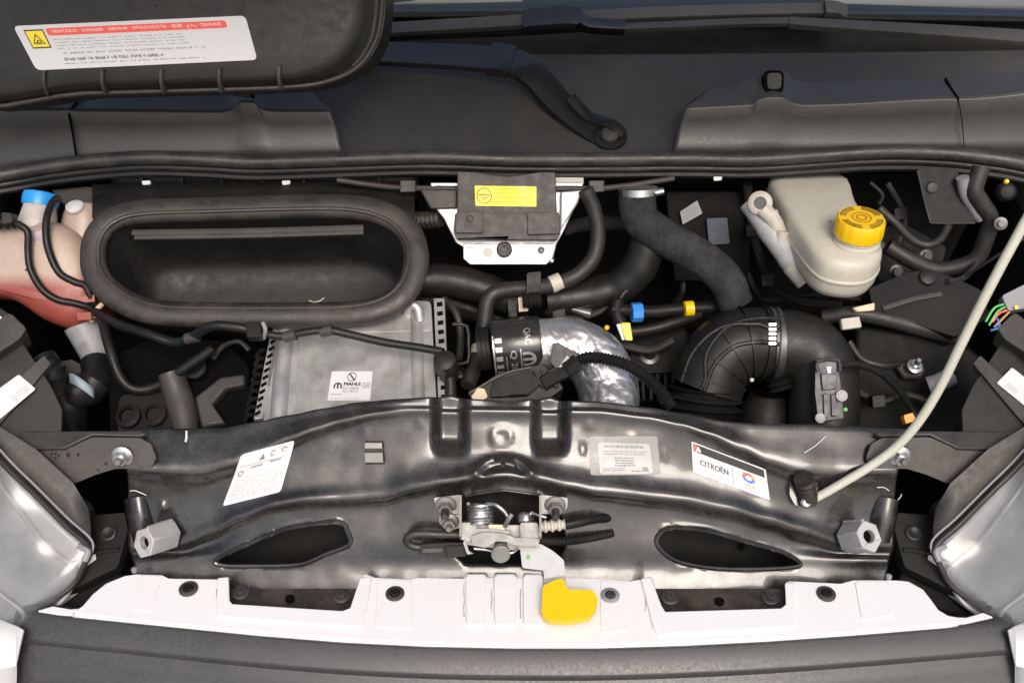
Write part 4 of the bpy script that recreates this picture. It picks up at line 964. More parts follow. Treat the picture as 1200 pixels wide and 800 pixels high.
bkt = one('bottle_bracket', prism(Plane(110, 230, .66, tilt=50).poly([(60, 222), (100, 218), (130, 224), (150, 233), (118, 250), (100, 270)]), Vector((0, .004, -.008))), 'grey_plastic', 'grey plastic bracket fin between the coolant bottle and the oval duct', 'bracket', bevel=.002)
# pump hose with pale blue clamp below the bottle
ph = thing('pump_hose', 'dark pump hose with a pale blue clamp below the coolant bottle', 'hose', U(100, 450, .36))
part('tube', tube(UL([(112, 424, .40), (114, 440, .375), (108, 452, .355), (92, 458, .34), (84, 475, .33), (88, 510, .32)]), .023, 16, 6), 'rubber_clean', ph)
part('clamp', tube(UL([(112, 446, .36), (104, 456, .348), (93, 458, .34), (88, 466, .334)]), lambda t: .0255, 18, 5, caps=False), 'rubber_clean', ph)
Pk = Plane(100, 450, .335, tilt=50)
part('clamp_band', loft([[Pk.at(82 + 30 * k / 8, 441 + 17 * (k / 8) ** 1.6 + dy, .006 + .012 * math.sin(3.14 * k / 8)) for k in range(9)] for dy in (-3, 9)]), mat('clamp_blue', (.28, .36, .42), .45, dust=.2), ph, solid=.002)
one('mount_washer', prism(Plane(84, 425, .40, tilt=60).poly(rounded([(68, 424), (84, 421), (104, 432), (96, 440), (70, 440)], .2)), Vector((0, 0, -.008))), 'brown_plastic', 'brown bracket plate beside the coolant bottle outlet', 'bracket', bevel=.002)
fb = thing('fuse_box', 'black fuse box corner at the left edge under the coolant bottle', 'fuse box', U(0, 400, .36))
Pf = Plane(0, 395, .36, tilt=60, yaw=20)
part('lid', prism(Pf.poly(rounded([(-60, 380), (-20, 348), (8, 366), (28, 384), (20, 396), (-10, 420), (-60, 430)], .08, 2)), -Pf.n * .08), 'black_plastic', fb, bevel=.004)
part('lid_rim', tube([Pf.at(28, 382, .002), Pf.at(8, 400, .002), Pf.at(-20, 424, .002)], .003, 8, 3), 'grey_plastic', fb)
part('paper_label', prism(Pf.poly([(-30, 392), (-4, 368), (7, 375), (-24, 400)], .002), -Pf.n * .001), 'white_paper', fb)

# ================================================================== CHARGE COOLER (silver)
ic = thing('charge_cooler', 'silver aluminium cooler with crimped edges and a white sticker', 'cooler', U(410, 430, .34))
Pi = Plane(410, 430, .335, tilt=71)
part('tank_top', prism(Pi.poly(rounded([(322, 360), (505, 352), (512, 478), (308, 498)], .05, 3)), -Pi.n * .05), 'aluminium', ic, bevel=.006, seg=3)
part('left_roll', tube([Pi.at(338, 362, -.004), Pi.at(331, 430, -.004), Pi.at(326, 492, -.004)], .0135, 16, 5), 'aluminium', ic)
part('right_roll', tube([Pi.at(488, 354, -.010), Pi.at(489, 420, -.010), Pi.at(491, 482, -.010)], .014, 16, 5), 'aluminium', ic)
part('cross_seam', tube([Pi.at(330, 392, -.003), Pi.at(410, 389, -.003), Pi.at(505, 386, -.003)], .004, 8, 3), 'aluminium', ic)
part('panel_step', prism(Pi.poly([(350, 398), (468, 394), (472, 480), (346, 490)], .0016), -Pi.n * .002), 'aluminium', ic, bevel=.001)
part('right_rail', prism(Pi.poly([(508, 350), (521, 350), (526, 474), (514, 476)], .002), -Pi.n * .02), 'aluminium', ic, bevel=.001)
part('left_rail', prism(Pi.poly([(316, 394), (328, 393), (308, 490), (297, 491)], .0), -Pi.n * .02), 'aluminium', ic, bevel=.001)
slot_a = None
for k in range(11):
    t = k / 10; x, y = 515 + 5 * t, 358 + 108 * t
    part('crimp_slot', prism(Pi.poly([(x - 3.0, y - 2.2), (x + 3.6, y - 3), (x + 3.8, y + 1.4), (x - 2.8, y + 2.2)], .0035), -Pi.n * .004), 'void_black', ic)
    x, y = 321 - 18 * t, 400 + 84 * t
    part('crimp_slot', prism(Pi.poly([(x - 4.5, y + 1), (x + 2, y - 3), (x + 2.5, y - .5), (x - 3.6, y + 3.6)], .0022), -Pi.n * .004), 'void_black', ic)
for k in range(9):
    x, y = 309 - 14 * k / 8, 405 + 76 * k / 8
    part('fin', bar([Pi.at(x - 12, y + 5, -.022), Pi.at(x - 6, y + 1, -.012), Pi.at(x + 1, y + 2, -.008)], .006, .003, Pi.n, 3), 'dark_plastic', ic)
part('pipe_stub', tube([Pi.at(476, 366, -.004), Pi.at(482, 364, .014), Pi.at(490, 367, .014), Pi.at(492, 376, .0)], .0075, 12, 5), 'aluminium', ic)
sc4 = [Pi.at(389, 436, .0022), Pi.at(437, 436, .0022), Pi.at(434, 470, .0022), Pi.at(384, 470, .0022)]
mq = bil(sc4); ss_ = part('maker_sticker', sticker_geo(mq, .0006, corner=.03), 'white_paper', ic)
g = ring(mq, .51, .20, .11, .155, .14, 24, .0012); g.join(upoly(mq, [(.43, .09), (.46, .07), (.60, .31), (.57, .33)], .0012)); part('no_touch_symbol', g, 'black_print', ss_)
part('emblem', omega_m(mq, .20, .50, .10, .10), 'black_print', ss_)
part('lettering', text(mq, 'MAHLE', .34, .39, .74, .50, .0013, bold=.012), 'black_print', ss_)
g = text(mq, '52118660', .33, .54, .70, .63, .0013); g.join(text(mq, '52118712', .33, .66, .70, .74, .0013)); part('lettering', g, 'grey_print', ss_)
g = fine_print(mq, .06, .78, .32, .84, 1, 1, .6, 61, .0012); g.join(fine_print(mq, .06, .93, .72, .96, 1, 1, .8, 62, .0012)); g.join(fine_print(mq, .78, .4, .98, .62, 4, 1, .6, 63, .0012)); part('small_print', g, 'grey_print', ss_)
hn = thing('wiring_harness', 'taped wiring harness crossing the silver cooler below the oval duct', 'wiring', U(300, 390, .36))
hp = UL([(112, 366, .44), (140, 380, .39), (175, 392, .36), (205, 401, .35), (228, 393, .345), (248, 382, .34), (275, 383, .338), (300, 388, .337)])
part('left_run', tube(hp, .0072, 10, 6), 'rubber_clean', hn)
hp2 = UL([(300, 389, .336), (330, 394, .335), (360, 389, .338), (385, 387, .34), (410, 392, .338), (450, 401, .332), (490, 407, .327), (518, 412, .322)])
part('right_run', tube(hp2, .0062, 10, 6), 'rubber_clean', hn)
for k, (x, y, yy) in enumerate(((225, 395, .345), (340, 393, .335), (383, 387, .34))):
    part('tape_wrap', tube(UL([(x - 7, y + 2, yy), (x + 7, y - 1, yy)]), .0085, 10, 4), 'grey_plastic', hn)
part('clip', prism(Plane(297, 389, .328, tilt=60).poly([(288, 379), (306, 378), (308, 396), (290, 397)], .006), -Vector((0, -.5, .85)) * .018), 'dark_plastic', hn, bevel=.0015)
part('clip_strap', tube(UL([(308, 378, .33), (311, 386, .322), (309, 396, .326)]), .003, 8, 4), 'grey_connector', hn)
sn = thing('temperature_sensor', 'black round sensor plug at the right end of the silver cooler', 'sensor', U(525, 430, .32))
part('cap', lathe([(.010, .030), (.016, .026), (.017, .006), (.014, 0), (.014, -.02), (.010, -.024)], U(524, 432, .312), (-.1, -.35, .9), 20), 'black_plastic', sn)
part('lead', tube(UL([(526, 438, .31), (528, 452, .30), (528, 470, .285)]), .009, 12, 4), 'rubber_clean', sn)
part('bracket', prism(Plane(518, 435, .325, tilt=60).poly([(508, 424), (520, 422), (518, 440), (510, 442)], .004), Vector((0, .01, -.02))), 'dark_plastic', sn, bevel=.001)

# ================================================================== CONTROL UNIT AND SILVER BRACKET
cu = thing('unit_bracket', 'bright metal bracket plate below the control unit with three holes', 'bracket', U(595, 295, .56))
Pc = Plane(595, 270, .575, tilt=38)
part('plate', prism(Pc.poly([(504, 214), (684, 214), (680, 228), (660, 272), (652, 286), (648, 303), (640, 310), (552, 310), (543, 303), (544, 290), (534, 284), (520, 256), (512, 246)]), -Pc.n * .006), 'white_metal', cu, bevel=.0015)
part('lower_tab', prism(Pc.poly([(543, 286), (650, 286), (647, 303), (640, 310), (551, 310), (543, 303)], .004), -Pc.n * .004, [[Pc.at(552 + 3.4 * math.cos(R(a)), 293 + 3.2 * math.sin(R(a)), .004) for a in range(0, 360, 30)], [Pc.at(634 + 3.6 * math.cos(R(a)), 293 + 3.4 * math.sin(R(a)), .004) for a in range(0, 360, 30)]]), 'white_metal', cu, bevel=.001)
part('right_flank', prism(Pc.poly([(656, 226), (682, 224), (676, 240), (656, 272)], .014), -Pc.n * .012), 'white_metal', cu, bevel=.003)
part('tab_back', prism(Pc.poly([(547, 288), (640, 288), (640, 299), (547, 299)], -.003), -Pc.n * .003), 'void_black', cu)
part('grommet', lathe([(.0125, .0), (.0125, .006), (.0100, .0085), (.006, .008), (.0055, .002)], Pc.at(591, 293, .003), Pc.n, 24), 'grey_plastic', cu)
part('spot_weld', lathe([(.0075, 0), (.007, .0012), (.003, .0016)], Pc.at(572, 296, .004), Pc.n, 18), 'ivory_plastic', cu)
part('corner_screw', lathe([(.005, 0), (.005, .005), (.003, .006)], Pc.at(634, 294, .001), Pc.n, 14), 'dark_steel', cu)
part('side_stud', tube([Pc.at(640, 300, -.01), Pc.at(648, 306, -.01)], .006, 10, 3), 'steel', cu)
ec = thing('control_unit', 'brown plastic control unit cover with a yellow earth sticker', 'control unit', U(595, 245, .56))
part('cover', prism(Pc.poly([(537, 204), (560, 205), (575, 208), (594, 210), (612, 208), (630, 205), (650, 205), (652, 252), (652, 268), (537, 268), (537, 250)], .030), -Pc.n * .028), 'brown_plastic', ec, bevel=.003, seg=3)
part('cover_foot', prism(Pc.poly(rounded([(534, 253), (655, 253), (656, 276), (652, 283), (537, 282), (533, 276)], .12, 2), .034), -Pc.n * .026), 'brown_plastic', ec, bevel=.003, seg=3)
for q in ([(536, 252), (567, 251), (567, 276), (535, 276)], [(618, 253), (654, 252), (655, 277), (618, 278)]):
    part('boss', prism(Pc.poly(rounded(q, .1, 2), .041), -Pc.n * .01), 'brown_plastic', ec, bevel=.002)
part('boss_screw', lathe([(.0058, 0), (.0058, .0015), (.0045, .002), (.004, .0008), (.002, .0008), (.0016, .0018)], Pc.at(552, 260, .041), Pc.n, 16), 'grey_plastic', ec)
yc = [Pc.at(557, 221, .0305), Pc.at(628, 222, .0305), Pc.at(628, 245, .0305), Pc.at(558, 244, .0305)]
ym = bil(yc)
part('sticker_border', quad(ym, -.02, -.06, 1.02, 1.06, .0003), 'black_print', ec)
ys = part('earth_sticker', sticker_geo(ym, .0008, corner=.04, asp=3), 'yellow_paper', ec)
g = ring(ym, .15, .5, .125, .40, .10, 24, .0013); g.join(quad(ym, .145, .22, .155, .45, .0013)); g.join(quad(ym, .05, .44, .25, .49, .0013)); g.join(quad(ym, .09, .56, .21, .60, .0013)); g.join(quad(ym, .13, .66, .17, .70, .0013)); part('earth_symbol', g, 'black_print', ys)
g = G()
for k, e_ in enumerate((.95, .66, .92, .97)): g.join(fine_print(ym, .29, .10 + .22 * k, e_, .19 + .22 * k, 1, 1, .7, 70 + k, .0013))
part('small_print', g, mat('olive_print', (.38, .30, .02), .5), ys)
cl = thing('bonnet_cable', 'thin brown cable running under the seal past the control unit', 'cable', U(480, 219, .63))
part('sheath', tube(UL([(395, 211, .632), (430, 216, .63), (470, 220, .625), (535, 221, .615), (600, 222, .605), (655, 221, .61), (700, 221, .618), (740, 217, .628), (790, 209, .638)]), .0048, 10, 6), 'brown_plastic', cl)
for x in (478, 699):
    P = Plane(x, 218, .612, tilt=40); part('clip', prism(P.poly([(x - 9, 212), (x + 9, 212), (x + 9, 225), (x - 9, 226)], .004), -P.n * .014), 'grey_plastic', cl, bevel=.0012)
one('relay_block', prism(Plane(515, 232, .60, tilt=40).poly([(492, 222), (536, 222), (536, 244), (504, 245)], .0), Vector((0, .03, -.02))), 'brown_plastic', 'brown relay block left of the control unit', 'relay', bevel=.003)
one('white_tab', prism(Plane(667, 212, .635, tilt=40).poly([(650, 208), (684, 208), (684, 216), (652, 217)]), Vector((0, .006, -.004))), 'ivory_plastic', 'white strip under the seal right of the control unit', 'strip', bevel=.001)
one('bellows_boot', hose(UL([(484, 258, .63), (500, 258, .62), (518, 256, .61)]), .013, .008, .15), 'rubber', 'small dusty bellows boot left of the metal bracket', 'boot')

# ================================================================== HOSES IN THE CENTRE
ha = thing('heater_hose', 'long black heater hose bending round below the control unit, with white tape', 'hose', U(620, 338, .5))
hp = UL([(686, 222, .60), (696, 245, .59), (701, 270, .575), (697, 298, .555), (682, 318, .535), (660, 330, .52), (630, 337, .505), (600, 339, .495), (580, 343, .485), (571, 354, .475), (568, 375, .46), (564, 400, .44), (558, 425, .41), (548, 452, .37)])
part('tube', tube(hp, .0125, 16, 6), 'hose_rubber', ha)
for pts, r_ in (([(645, 334, .513), (657, 329, .519)], .0142), ([(563, 406, .433), (561, 416, .421)], .0142)):
    part('tape_band', tube(UL(pts), r_, 16, 4), 'ivory_plastic', ha)
P = Plane(624, 337, .488, tilt=40)
part('hose_clip', prism(P.poly(rounded([(617, 320), (634, 318), (633, 358), (617, 360)], .12, 2), .006), -P.n * .03), 'dark_plastic', ha, bevel=.002)
part('clip_ribs', hose([P.at(612, 353, .012), P.at(634, 351, .012)], .012, .006, .12), 'dark_plastic', ha)
one('clip_tag', prism(Plane(613, 357, .478, tilt=40).poly([(607, 349), (619, 348), (619, 365), (608, 366)], .008), Vector((0, .01, -.006))), 'beige_plastic', 'beige tag on the hose clip beneath the metal bracket', 'tag', bevel=.001)
one('conduit_clip', prism(Plane(600, 360, .48, tilt=40).poly([(594, 350), (607, 350), (606, 372), (596, 372)], .0), Vector((0, .012, -.02))), 'dark_plastic', 'black clip left of the beige tag', 'clip', bevel=.0015)
one('radiator_hose', tube(UL([(480, 330, .52), (520, 328, .53), (560, 336, .53), (590, 348, .52), (620, 356, .51)]), .027, 18, 6, rf=lambda i, t: 1 + .02 * math.cos(i * 1.3)), 'rubber_clean', 'thick black hose disappearing behind the right end of the oval duct', 'hose')
one('radiator_hose', tube(UL([(640, 352, .54), (680, 348, .545), (720, 338, .55), (745, 318, .555), (758, 290, .57), (760, 262, .60)]), .030, 18, 6, rf=lambda i, t: 1 + .02 * math.cos(i * 1.3)), 'rubber_clean', 'thick black hose curving up behind the fabric covered pipe', 'hose')
one('radiator_hose', tube(UL([(470, 352, .56), (520, 352, .57), (580, 372, .56), (640, 392, .55), (760, 400, .55)]), .022, 16, 6), 'rubber_clean', 'black hose running low behind the oil filter', 'hose')
one('sound_insulation', tube(UL([(660, 268, .68), (690, 262, .69), (740, 262, .70), (790, 270, .71)]), .013, 12, 5, rf=lambda i, t: 1 + .12 * noise.noise(Vector((i * .7, 0, 0)))), 'fabric_sleeve', 'grey speckled braided hose behind the heater hose', 'hose')
fp = thing('fabric_sleeved_pipe', 'dusty grey fabric sleeved pipe slanting down to the intake elbow', 'pipe', U(780, 280, .55))
part('sleeve', tube(UL([(748, 222, .60), (747, 240, .59), (752, 258, .575), (772, 274, .56), (800, 290, .545), (830, 308, .53), (852, 330, .515), (862, 356, .50)]), lambda t: .030 - .002 * t, 20, 6, rf=lambda i, t: 1 + .03 * noise.noise(Vector((i * .5, 3, 0)))), 'fabric_sleeve', fp)
part('clamp', tube(UL([(748, 220, .602), (748, 228, .598)]), .0315, 20, 3), 'steel', fp)
part('clamp_screw', tube(UL([(768, 226, .585), (778, 224, .585)]), .006, 10, 3), 'steel', fp)
one('thin_cable', tube(UL([(765, 292, .55), (758, 308, .54), (745, 330, .53), (730, 345, .52), (724, 358, .51)]), .0024, 8, 6), 'rubber', 'thin grey cable hanging from the fabric sleeved pipe', 'cable')
# coloured quick couplings
ql = thing('fuel_line', 'black fuel line with a blue coupling and yellow end', 'fuel line', U(760, 365, .5))
part('line', tube(UL([(715, 362, .49), (760, 365, .50), (800, 362, .51), (840, 360, .52)]), .010, 14, 5), 'rubber_clean', ql)
part('blue_coupling', tube(UL([(740, 366, .485), (752, 365.5, .487)]), .0155, 8, 3), 'blue_plastic', ql)
part('yellow_end', tube(UL([(802, 362, .50), (812, 361, .502)]), .0125, 14, 3), 'yellow_plastic', ql)
ql2 = thing('fuel_line', 'black fuel line with a bright yellow coupling', 'fuel line', U(740, 388, .48))
part('line', tube(UL([(725, 390, .475), (760, 386, .48), (790, 378, .49), (820, 368, .51)]), .009, 14, 5), 'rubber_clean', ql2)
P = Plane(732, 388, .465, tilt=40)
part('yellow_coupling', prism(P.poly([(727, 378), (738, 378), (741, 396), (741, 399), (733, 399), (730, 394)], .006), -P.n * .016), 'yellow_plastic', ql2, bevel=.0015)
part('grey_coupling', prism(P.poly([(722, 380), (727, 379), (733, 398), (729, 399)], .004), -P.n * .016), 'light_plastic', ql2, bevel=.001)
part('elbow', tube(UL([(724, 350, .50), (722, 366, .49), (728, 380, .48)]), .011, 12, 4), 'dark_plastic', ql2)
one('shine_stub', tube(UL([(664, 360, .52), (692, 368, .51)]), .009, 14, 4, rf=lambda i, t: .4 + .6 * t), 'steel', 'short steel stub added as a silver shine above the foil covered pipe', 'pipe')  # tapered stub added to give a silver shine above the foil
one('yellow_plug', lathe([(.004, 0), (.004, .004), (.002, .005)], U(711, 384, .49), (0, -.7, .7), 10), 'yellow_plastic', 'tiny yellow plug left of the grey and yellow coupling', 'plug')

# ================================================================== OIL FILTER, FOIL PIPE, ACTUATOR
of = thing('oil_filter', 'glossy black oil filter canister with pale printing', 'oil filter', U(600, 408, .41))
fa, fb_ = U(575, 408, .40), U(634, 402, .405); ax = (fb_ - fa).normalized(); L = (fb_ - fa).length; rf_ = .043
mat('filter_black', (.012, .012, .013), .28, coat=.3, dust=.1)
part('canister', lathe([(.030, 0), (rf_ * .95, .004), (rf_, .010), (rf_, L - .006), (rf_ * .97, L)], fa, ax, 48), 'filter_black', of, sharp=50)
part('end_rings', tube([fa - ax * .02, fa - ax * .001], rf_ * .8, 32, 10, rf=lambda i, t: 1 - .03 * (int(t * 5) % 2)), 'dark_plastic', of)
side = ax.cross(Vector((0, -.6, .8))).normalized(); upn = side.cross(ax).normalized()
if upn.z < 0: upn = -upn
fr_ = ax.cross(upn).normalized()
if fr_.y > 0: fr_ = -fr_
def cyl(u, v, off=0.0):            # u along the canister, v round it from top to front
    a = R(-20 + 110 * v); return fa + ax * (L * u) + (upn * math.cos(a) + fr_ * math.sin(a)) * (rf_ + off)
g = text(cyl, 'Q 286', .36, .40, .50, .95, .0005, rot=90); part('lettering', g, 'silver_print', of)
part('lettering', text(cyl, 'QAC', .66, .0, .80, .30, .0005, rot=90), 'silver_print', of)
def mrot(u, v, off=0.0): return cyl(.86 - .26 * v + .0, .42 + .34 * u, off)
part('emblem', omega_m(lambda u, v, o=0: mrot(u, v, o), .5, .45, .42, .5, .0006), 'silver_print', of)
def ln(u, v0, v1, w=.02, off=.0005):
    g = G()
    for k in range(12):
        a, b = v0 + (v1 - v0) * k / 12, v0 + (v1 - v0) * (k + 1) / 12; g.join(G().add([cyl(u, a, off), cyl(u + w, a, off), cyl(u + w, b, off), cyl(u, b, off)], [[0, 1, 2, 3]]))
    return g
g = ln(.57, .38, .80); g.join(ln(.05, .1, 1.0, .03)); g.join(ln(.29, .5, 1.0, .015)); part('printed_lines', g, 'silver_print', of)
g = G()
for k in range(5): g.join(ln(.10, .15 + k * .17, .24 + k * .17, .13))
part('printed_boxes', g, 'silver_print', of)
fo = thing('foil_pipe', 'crumpled silver foil wrapped pipe bending down right of the oil filter', 'pipe', U(690, 420, .38))
fpt = UL([(630, 406, .405), (650, 406, .405), (672, 408, .402), (694, 420, .392), (708, 440, .372), (713, 462, .345), (714, 490, .31), (714, 515, .28)])
def crump(g, s=.004):
    for k, p in enumerate(g.v):
        q = p * 26; d = (1 - abs(noise.noise(q * 1.7 + Vector((q.z, 0, q.x)) * .8))) ** 3 * .5 + (1 - abs(noise.noise(q * 3.1 + Vector((0, q.x, 0))))) ** 4 * .25 + .6 * abs(noise.noise(q * Vector((1, 2.6, 1.4)).x + Vector((q.y * 1.5, 0, q.x)))) + .22 * abs(noise.noise(q * 4.1))
        g.v[k] = p + Vector((noise.noise(q + Vector((9, 0, 0))), noise.noise(q + Vector((0, 9, 0))), noise.noise(q + Vector((0, 0, 9))))) * s * .8 + (CAM - p).normalized() * (-d * s * 1.0)
    return g
part('foil_wrap', crump(tube(fpt, lambda t: .044 + .003 * math.sin(t * 3.1), 110, 26)), 'foil', fo, sharp=180)
for k, (x, y) in enumerate(((652, 392), (676, 382), (700, 396), (690, 445), (722, 425), (716, 462))):
    pass
ac = thing('actuator', 'black plastic actuator with plug in front of the foil pipe', 'actuator', U(600, 450, .33))
Pa = Plane(610, 450, .315, tilt=55)
part('body', prism(Pa.poly(rounded([(548, 462), (585, 438), (634, 428), (650, 440), (660, 456), (640, 470), (560, 476)], .1, 2), .006), -Pa.n * .05), 'black_plastic', ac, bevel=.004)
part('lid', prism(Pa.poly(rounded([(578, 448), (622, 436), (634, 452), (618, 466), (574, 468)], .12, 2), .014), -Pa.n * .012), 'dark_plastic', ac, bevel=.003)
for x in (626, 634, 642):
    part('rib', bar([Pa.at(x, 436, .010), Pa.at(x + 10, 456, .010)], .004, .008, Pa.n), 'black_plastic', ac)
part('plug', tube([Pa.at(636, 452, .012), Pa.at(650, 444, .014), Pa.at(668, 436, .016)], .014, 8, 5, flat=.8), 'black_plastic', ac)
part('plug_head', tube([Pa.at(662, 438, .018), Pa.at(676, 428, .020)], .017, 8, 4, flat=.8), 'dark_plastic', ac)
Pa2 = Plane(655, 420, .335, tilt=40)
part('shield', prism(Pa2.poly([(644, 424), (648, 402), (654, 402), (678, 416), (668, 424), (655, 436)], .01), -Pa2.n * .004), 'grey_plastic', ac, bevel=.001)
part('clip', prism(Pa2.poly([(654, 430), (664, 416), (668, 420), (660, 434)], .014), -Pa2.n * .005), 'zinc', ac, bevel=.0005)
part('edge_strip', tube([Pa.at(550, 462, .008), Pa.at(590, 440, .008), Pa.at(622, 432, .008)], .002, 6, 4), 'rubber', ac)
one('beige_tag', prism(Pa.poly(rounded([(552, 468), (560, 457), (568, 458), (572, 468), (560, 474)], .2, 2), .014), -Pa.n * .006), 'beige_plastic', 'pale beige tag in front of the black actuator', 'tag', bevel=.001)
one('corrugated_conduit', hose(UL([(672, 424, .33), (690, 419, .335), (712, 421, .335), (735, 428, .328), (757, 442, .315), (774, 458, .30), (788, 478, .28)]), .0088, .0052, .12, 14), 'rubber_clean', 'corrugated black conduit arching over the foil pipe', 'conduit')
one('support_frame', tube(UL([(530, 380, .42), (547, 382, .42), (549, 404, .40), (548, 424, .38), (530, 426, .38)]), .003, 6, 2), 'dark_plastic', 'thin black frame between the cooler and the heater hose', 'frame')

# ================================================================== INTAKE ELBOW
ie = thing('intake_elbow', 'large ribbed black rubber intake elbow with a metal clamp', 'intake hose', U(860, 420, .40))
pa = UL([(824, 520, .33), (824, 488, .36), (827, 455, .385), (838, 427, .405), (858, 408, .418), (882, 402, .422), (904, 403, .422)])
part('bellows', tube(cr(pa[:3], 24), lambda t: .054, 40, smooth=False, rf=lambda i, t: 1 + .11 * math.cos(i * 2 * math.pi / 8)), 'rubber_clean', ie, sharp=60)
eq = cr(pa[2:], 16)
for k in (6, 18, 30, 42, 54, 62):
    if k + 1 < len(eq): part('moulded_ring', tube([eq[k], eq[k + 1]], .0605, 40, smooth=False), 'rubber_clean', ie)
for k in range(3):
    off = (Vector((-.7, -.3, .6)), Vector((-.2, -.75, .6)), Vector((0, -.2, .97)))[k]
    part('moulded_spine', tube([q + (off - (eq[min(i + 1, len(eq) - 1)] - eq[max(i - 1, 0)]).normalized() * off.dot((eq[min(i + 1, len(eq) - 1)] - eq[max(i - 1, 0)]).normalized())).normalized() * .0575 for i, q in enumerate(eq)][::3], .0035, 8, 2), 'rubber_clean', ie)
part('elbow', tube(pa[2:], lambda t: .058 - .003 * t, 40, 12), 'rubber_clean', ie, sharp=50)
for k, (dx, dy) in enumerate(((-1, 0), (-.4, .5), (.3, .8))):
    pass
part('clamp_band', tube(UL([(900, 403, .422), (911, 403, .422)]), .0585, 40, 3), 'dark_steel', ie)
P = Plane(904, 392, .36, tilt=40)
for k in range(5): part('clamp_notch', prism(P.poly([(899, 379 + 5.5 * k), (907, 379 + 5.5 * k), (907, 382 + 5.5 * k), (899, 382 + 5.5 * k)], .012), -P.n * .012), 'steel', ie)
ip = thing('intake_pipe', 'smooth black intake pipe with a sensor, right of the ribbed elbow', 'pipe', U(960, 420, .40))
part('pipe', tube(UL([(906, 403, .422), (930, 404, .420), (952, 414, .41), (964, 440, .385), (966, 475, .35), (966, 520, .31)]), .053, 40, 8), 'black_plastic', ip, sharp=60)
P = Plane(968, 445, .315, tilt=45)
part('sensor_body', prism(P.poly(rounded([(955, 421), (980, 420), (984, 448), (988, 490), (958, 494), (954, 460)], .06, 2), .004), -P.n * .03), mat('sensor_plastic', (.022, .024, .032), .4, dust=.15), ip, bevel=.002)
part('sensor_frame', tube([P.at(957, 436, .008), P.at(957, 424, .008), P.at(980, 422, .008), P.at(982, 436, .008)], .003, 8, 2), 'sensor_plastic', ip)
part('sensor_mark', prism(P.poly([(967, 430), (973, 430), (972, 438), (969, 438)], .006), -P.n * .003), 'light_plastic', ip)
for q in ([(960, 438), (979, 438), (979, 456), (962, 458)], [(963, 462), (968, 462), (968, 490), (964, 490)], [(972, 462), (977, 462), (978, 488), (973, 488)]):
    part('sensor_rib', prism(P.poly(q, .009), -P.n * .006), 'sensor_plastic', ip, bevel=.001)
part('sensor_bolt', lathe([(.0085, 0), (.0085, .003), (.005, .0045)], P.at(984, 464, .008), P.n, 16), 'cast_aluminium', ip); part('sensor_bolt', lathe([(.0075, 0), (.0075, .003), (.005, .0045)], P.at(959, 490, .008), P.n, 16), 'cast_aluminium', ip)
part('green_seal', lathe([(.003, 0), (.003, .004)], P.at(989, 480, .004), P.n, 10), 'green_plastic', ip)
part('ribs', hose(UL([(912, 442, .37), (916, 456, .36)]), .018, .008, .2), 'dark_plastic', ip)
one('sensor_cable', tube(UL([(984, 428, .33), (1005, 427, .34), (1030, 436, .345), (1052, 455, .34), (1068, 478, .33), (1080, 500, .31)]), .0055, 10, 6), 'rubber_clean', 'black cable arching right from the intake pipe sensor', 'cable')
one('drop_glint', lathe([(.0035, 0), (.003, .002), (.001, .003)], U(881, 445, .36), (0, -.7, .7), 10), 'ivory_plastic', 'small pale bead painted as a glint below the intake elbow', 'cap')  # pale bead: a glint put into the colour
one('resonator', tube(UL([(896, 520, .36), (898, 485, .385), (900, 462, .40)]), lambda t: .05 - .02 * t * t, 24, 6), 'dark_plastic', 'black rounded housing between intake elbow and pipe', 'housing')

# ================================================================== BRAKE FLUID RESERVOIR
br = thing('brake_fluid_reservoir', 'milky white brake fluid reservoir with a yellow screw cap', 'reservoir', U(970, 290, .53))
ZR = .262
topo = [(903, 200), (985, 198), (1004, 232), (1022, 262), (1035, 284), (1034, 296), (1022, 306), (1000, 309), (974, 305), (958, 296), (944, 280), (926, 252)]
TO = [tuple(p[:2]) for p in cr([Vector((*p, 0)) for p in topo], 4, True)]
rc = Vector((972, 262))
def rrow(s, z, dx=0): return [U(rc.x + (p[0] - rc.x) * s, rc.y + (p[1] - rc.y) * s, z=ZR) + Vector((dx, 0, z)) for p in TO]
part('tank', loft([rrow(.02, .003), rrow(.5, .003), rrow(.84, .001), rrow(.94, -.003), rrow(.985, -.010), rrow(1.0, -.020), rrow(1.0, -.040), rrow(.98, -.055), rrow(.93, -.066), rrow(.8, -.071), rrow(.02, -.072)], cu=True), 'milky_plastic', br, sharp=80)
part('weld_flange', loft([rrow(1.0, -.033), rrow(1.018, -.034), rrow(1.018, -.039), rrow(1.0, -.040)], cu=True), 'milky_plastic', br, sharp=80)
cc = U(1003, 284, z=ZR)
part('filler_neck', lathe([(.036, -.004), (.035, .005), (.031, .008), (.033, .010), (.033, .012), (.031, .014), (.031, .018)], cc, (0, 0, 1), 32), 'milky_plastic', br)
cp_ = part('cap', lathe([(.0355, .016), (.036, .020), (.0352, .040), (.033, .043), (.027, .0432), (.0, .0432)], cc, (0, 0, 1), 64, knurl=32, kamp=.015), 'yellow_plastic', br, sharp=45)
mc = lambda u, v, off=0.0: cc + Vector(((u - .5) * .070, -(v - .5) * .070, .0432 + off))
g = G()
for k in range(4):
    for r_ in (.44, .39, .34):
        g.join(ring(mc, .5, .5, r_, r_, .07, 14, .0006, 90 * k + 12, 90 * k + 78))
part('embossed_print', g, mat('cap_print', (.16, .10, .01), .5), cp_)
g = ring(mc, .5, .5, .21, .21, .12, 24, .0006); g.join(ring(mc, .5, .5, .12, .12, .3, 18, .0006)); part('brake_symbol', g, mat('cap_symbol', (.35, .17, .01), .5), cp_)
mcy = thing('master_cylinder', 'pale grey brake master cylinder with outlet stubs beside the reservoir', 'master cylinder', U(920, 290, .53))
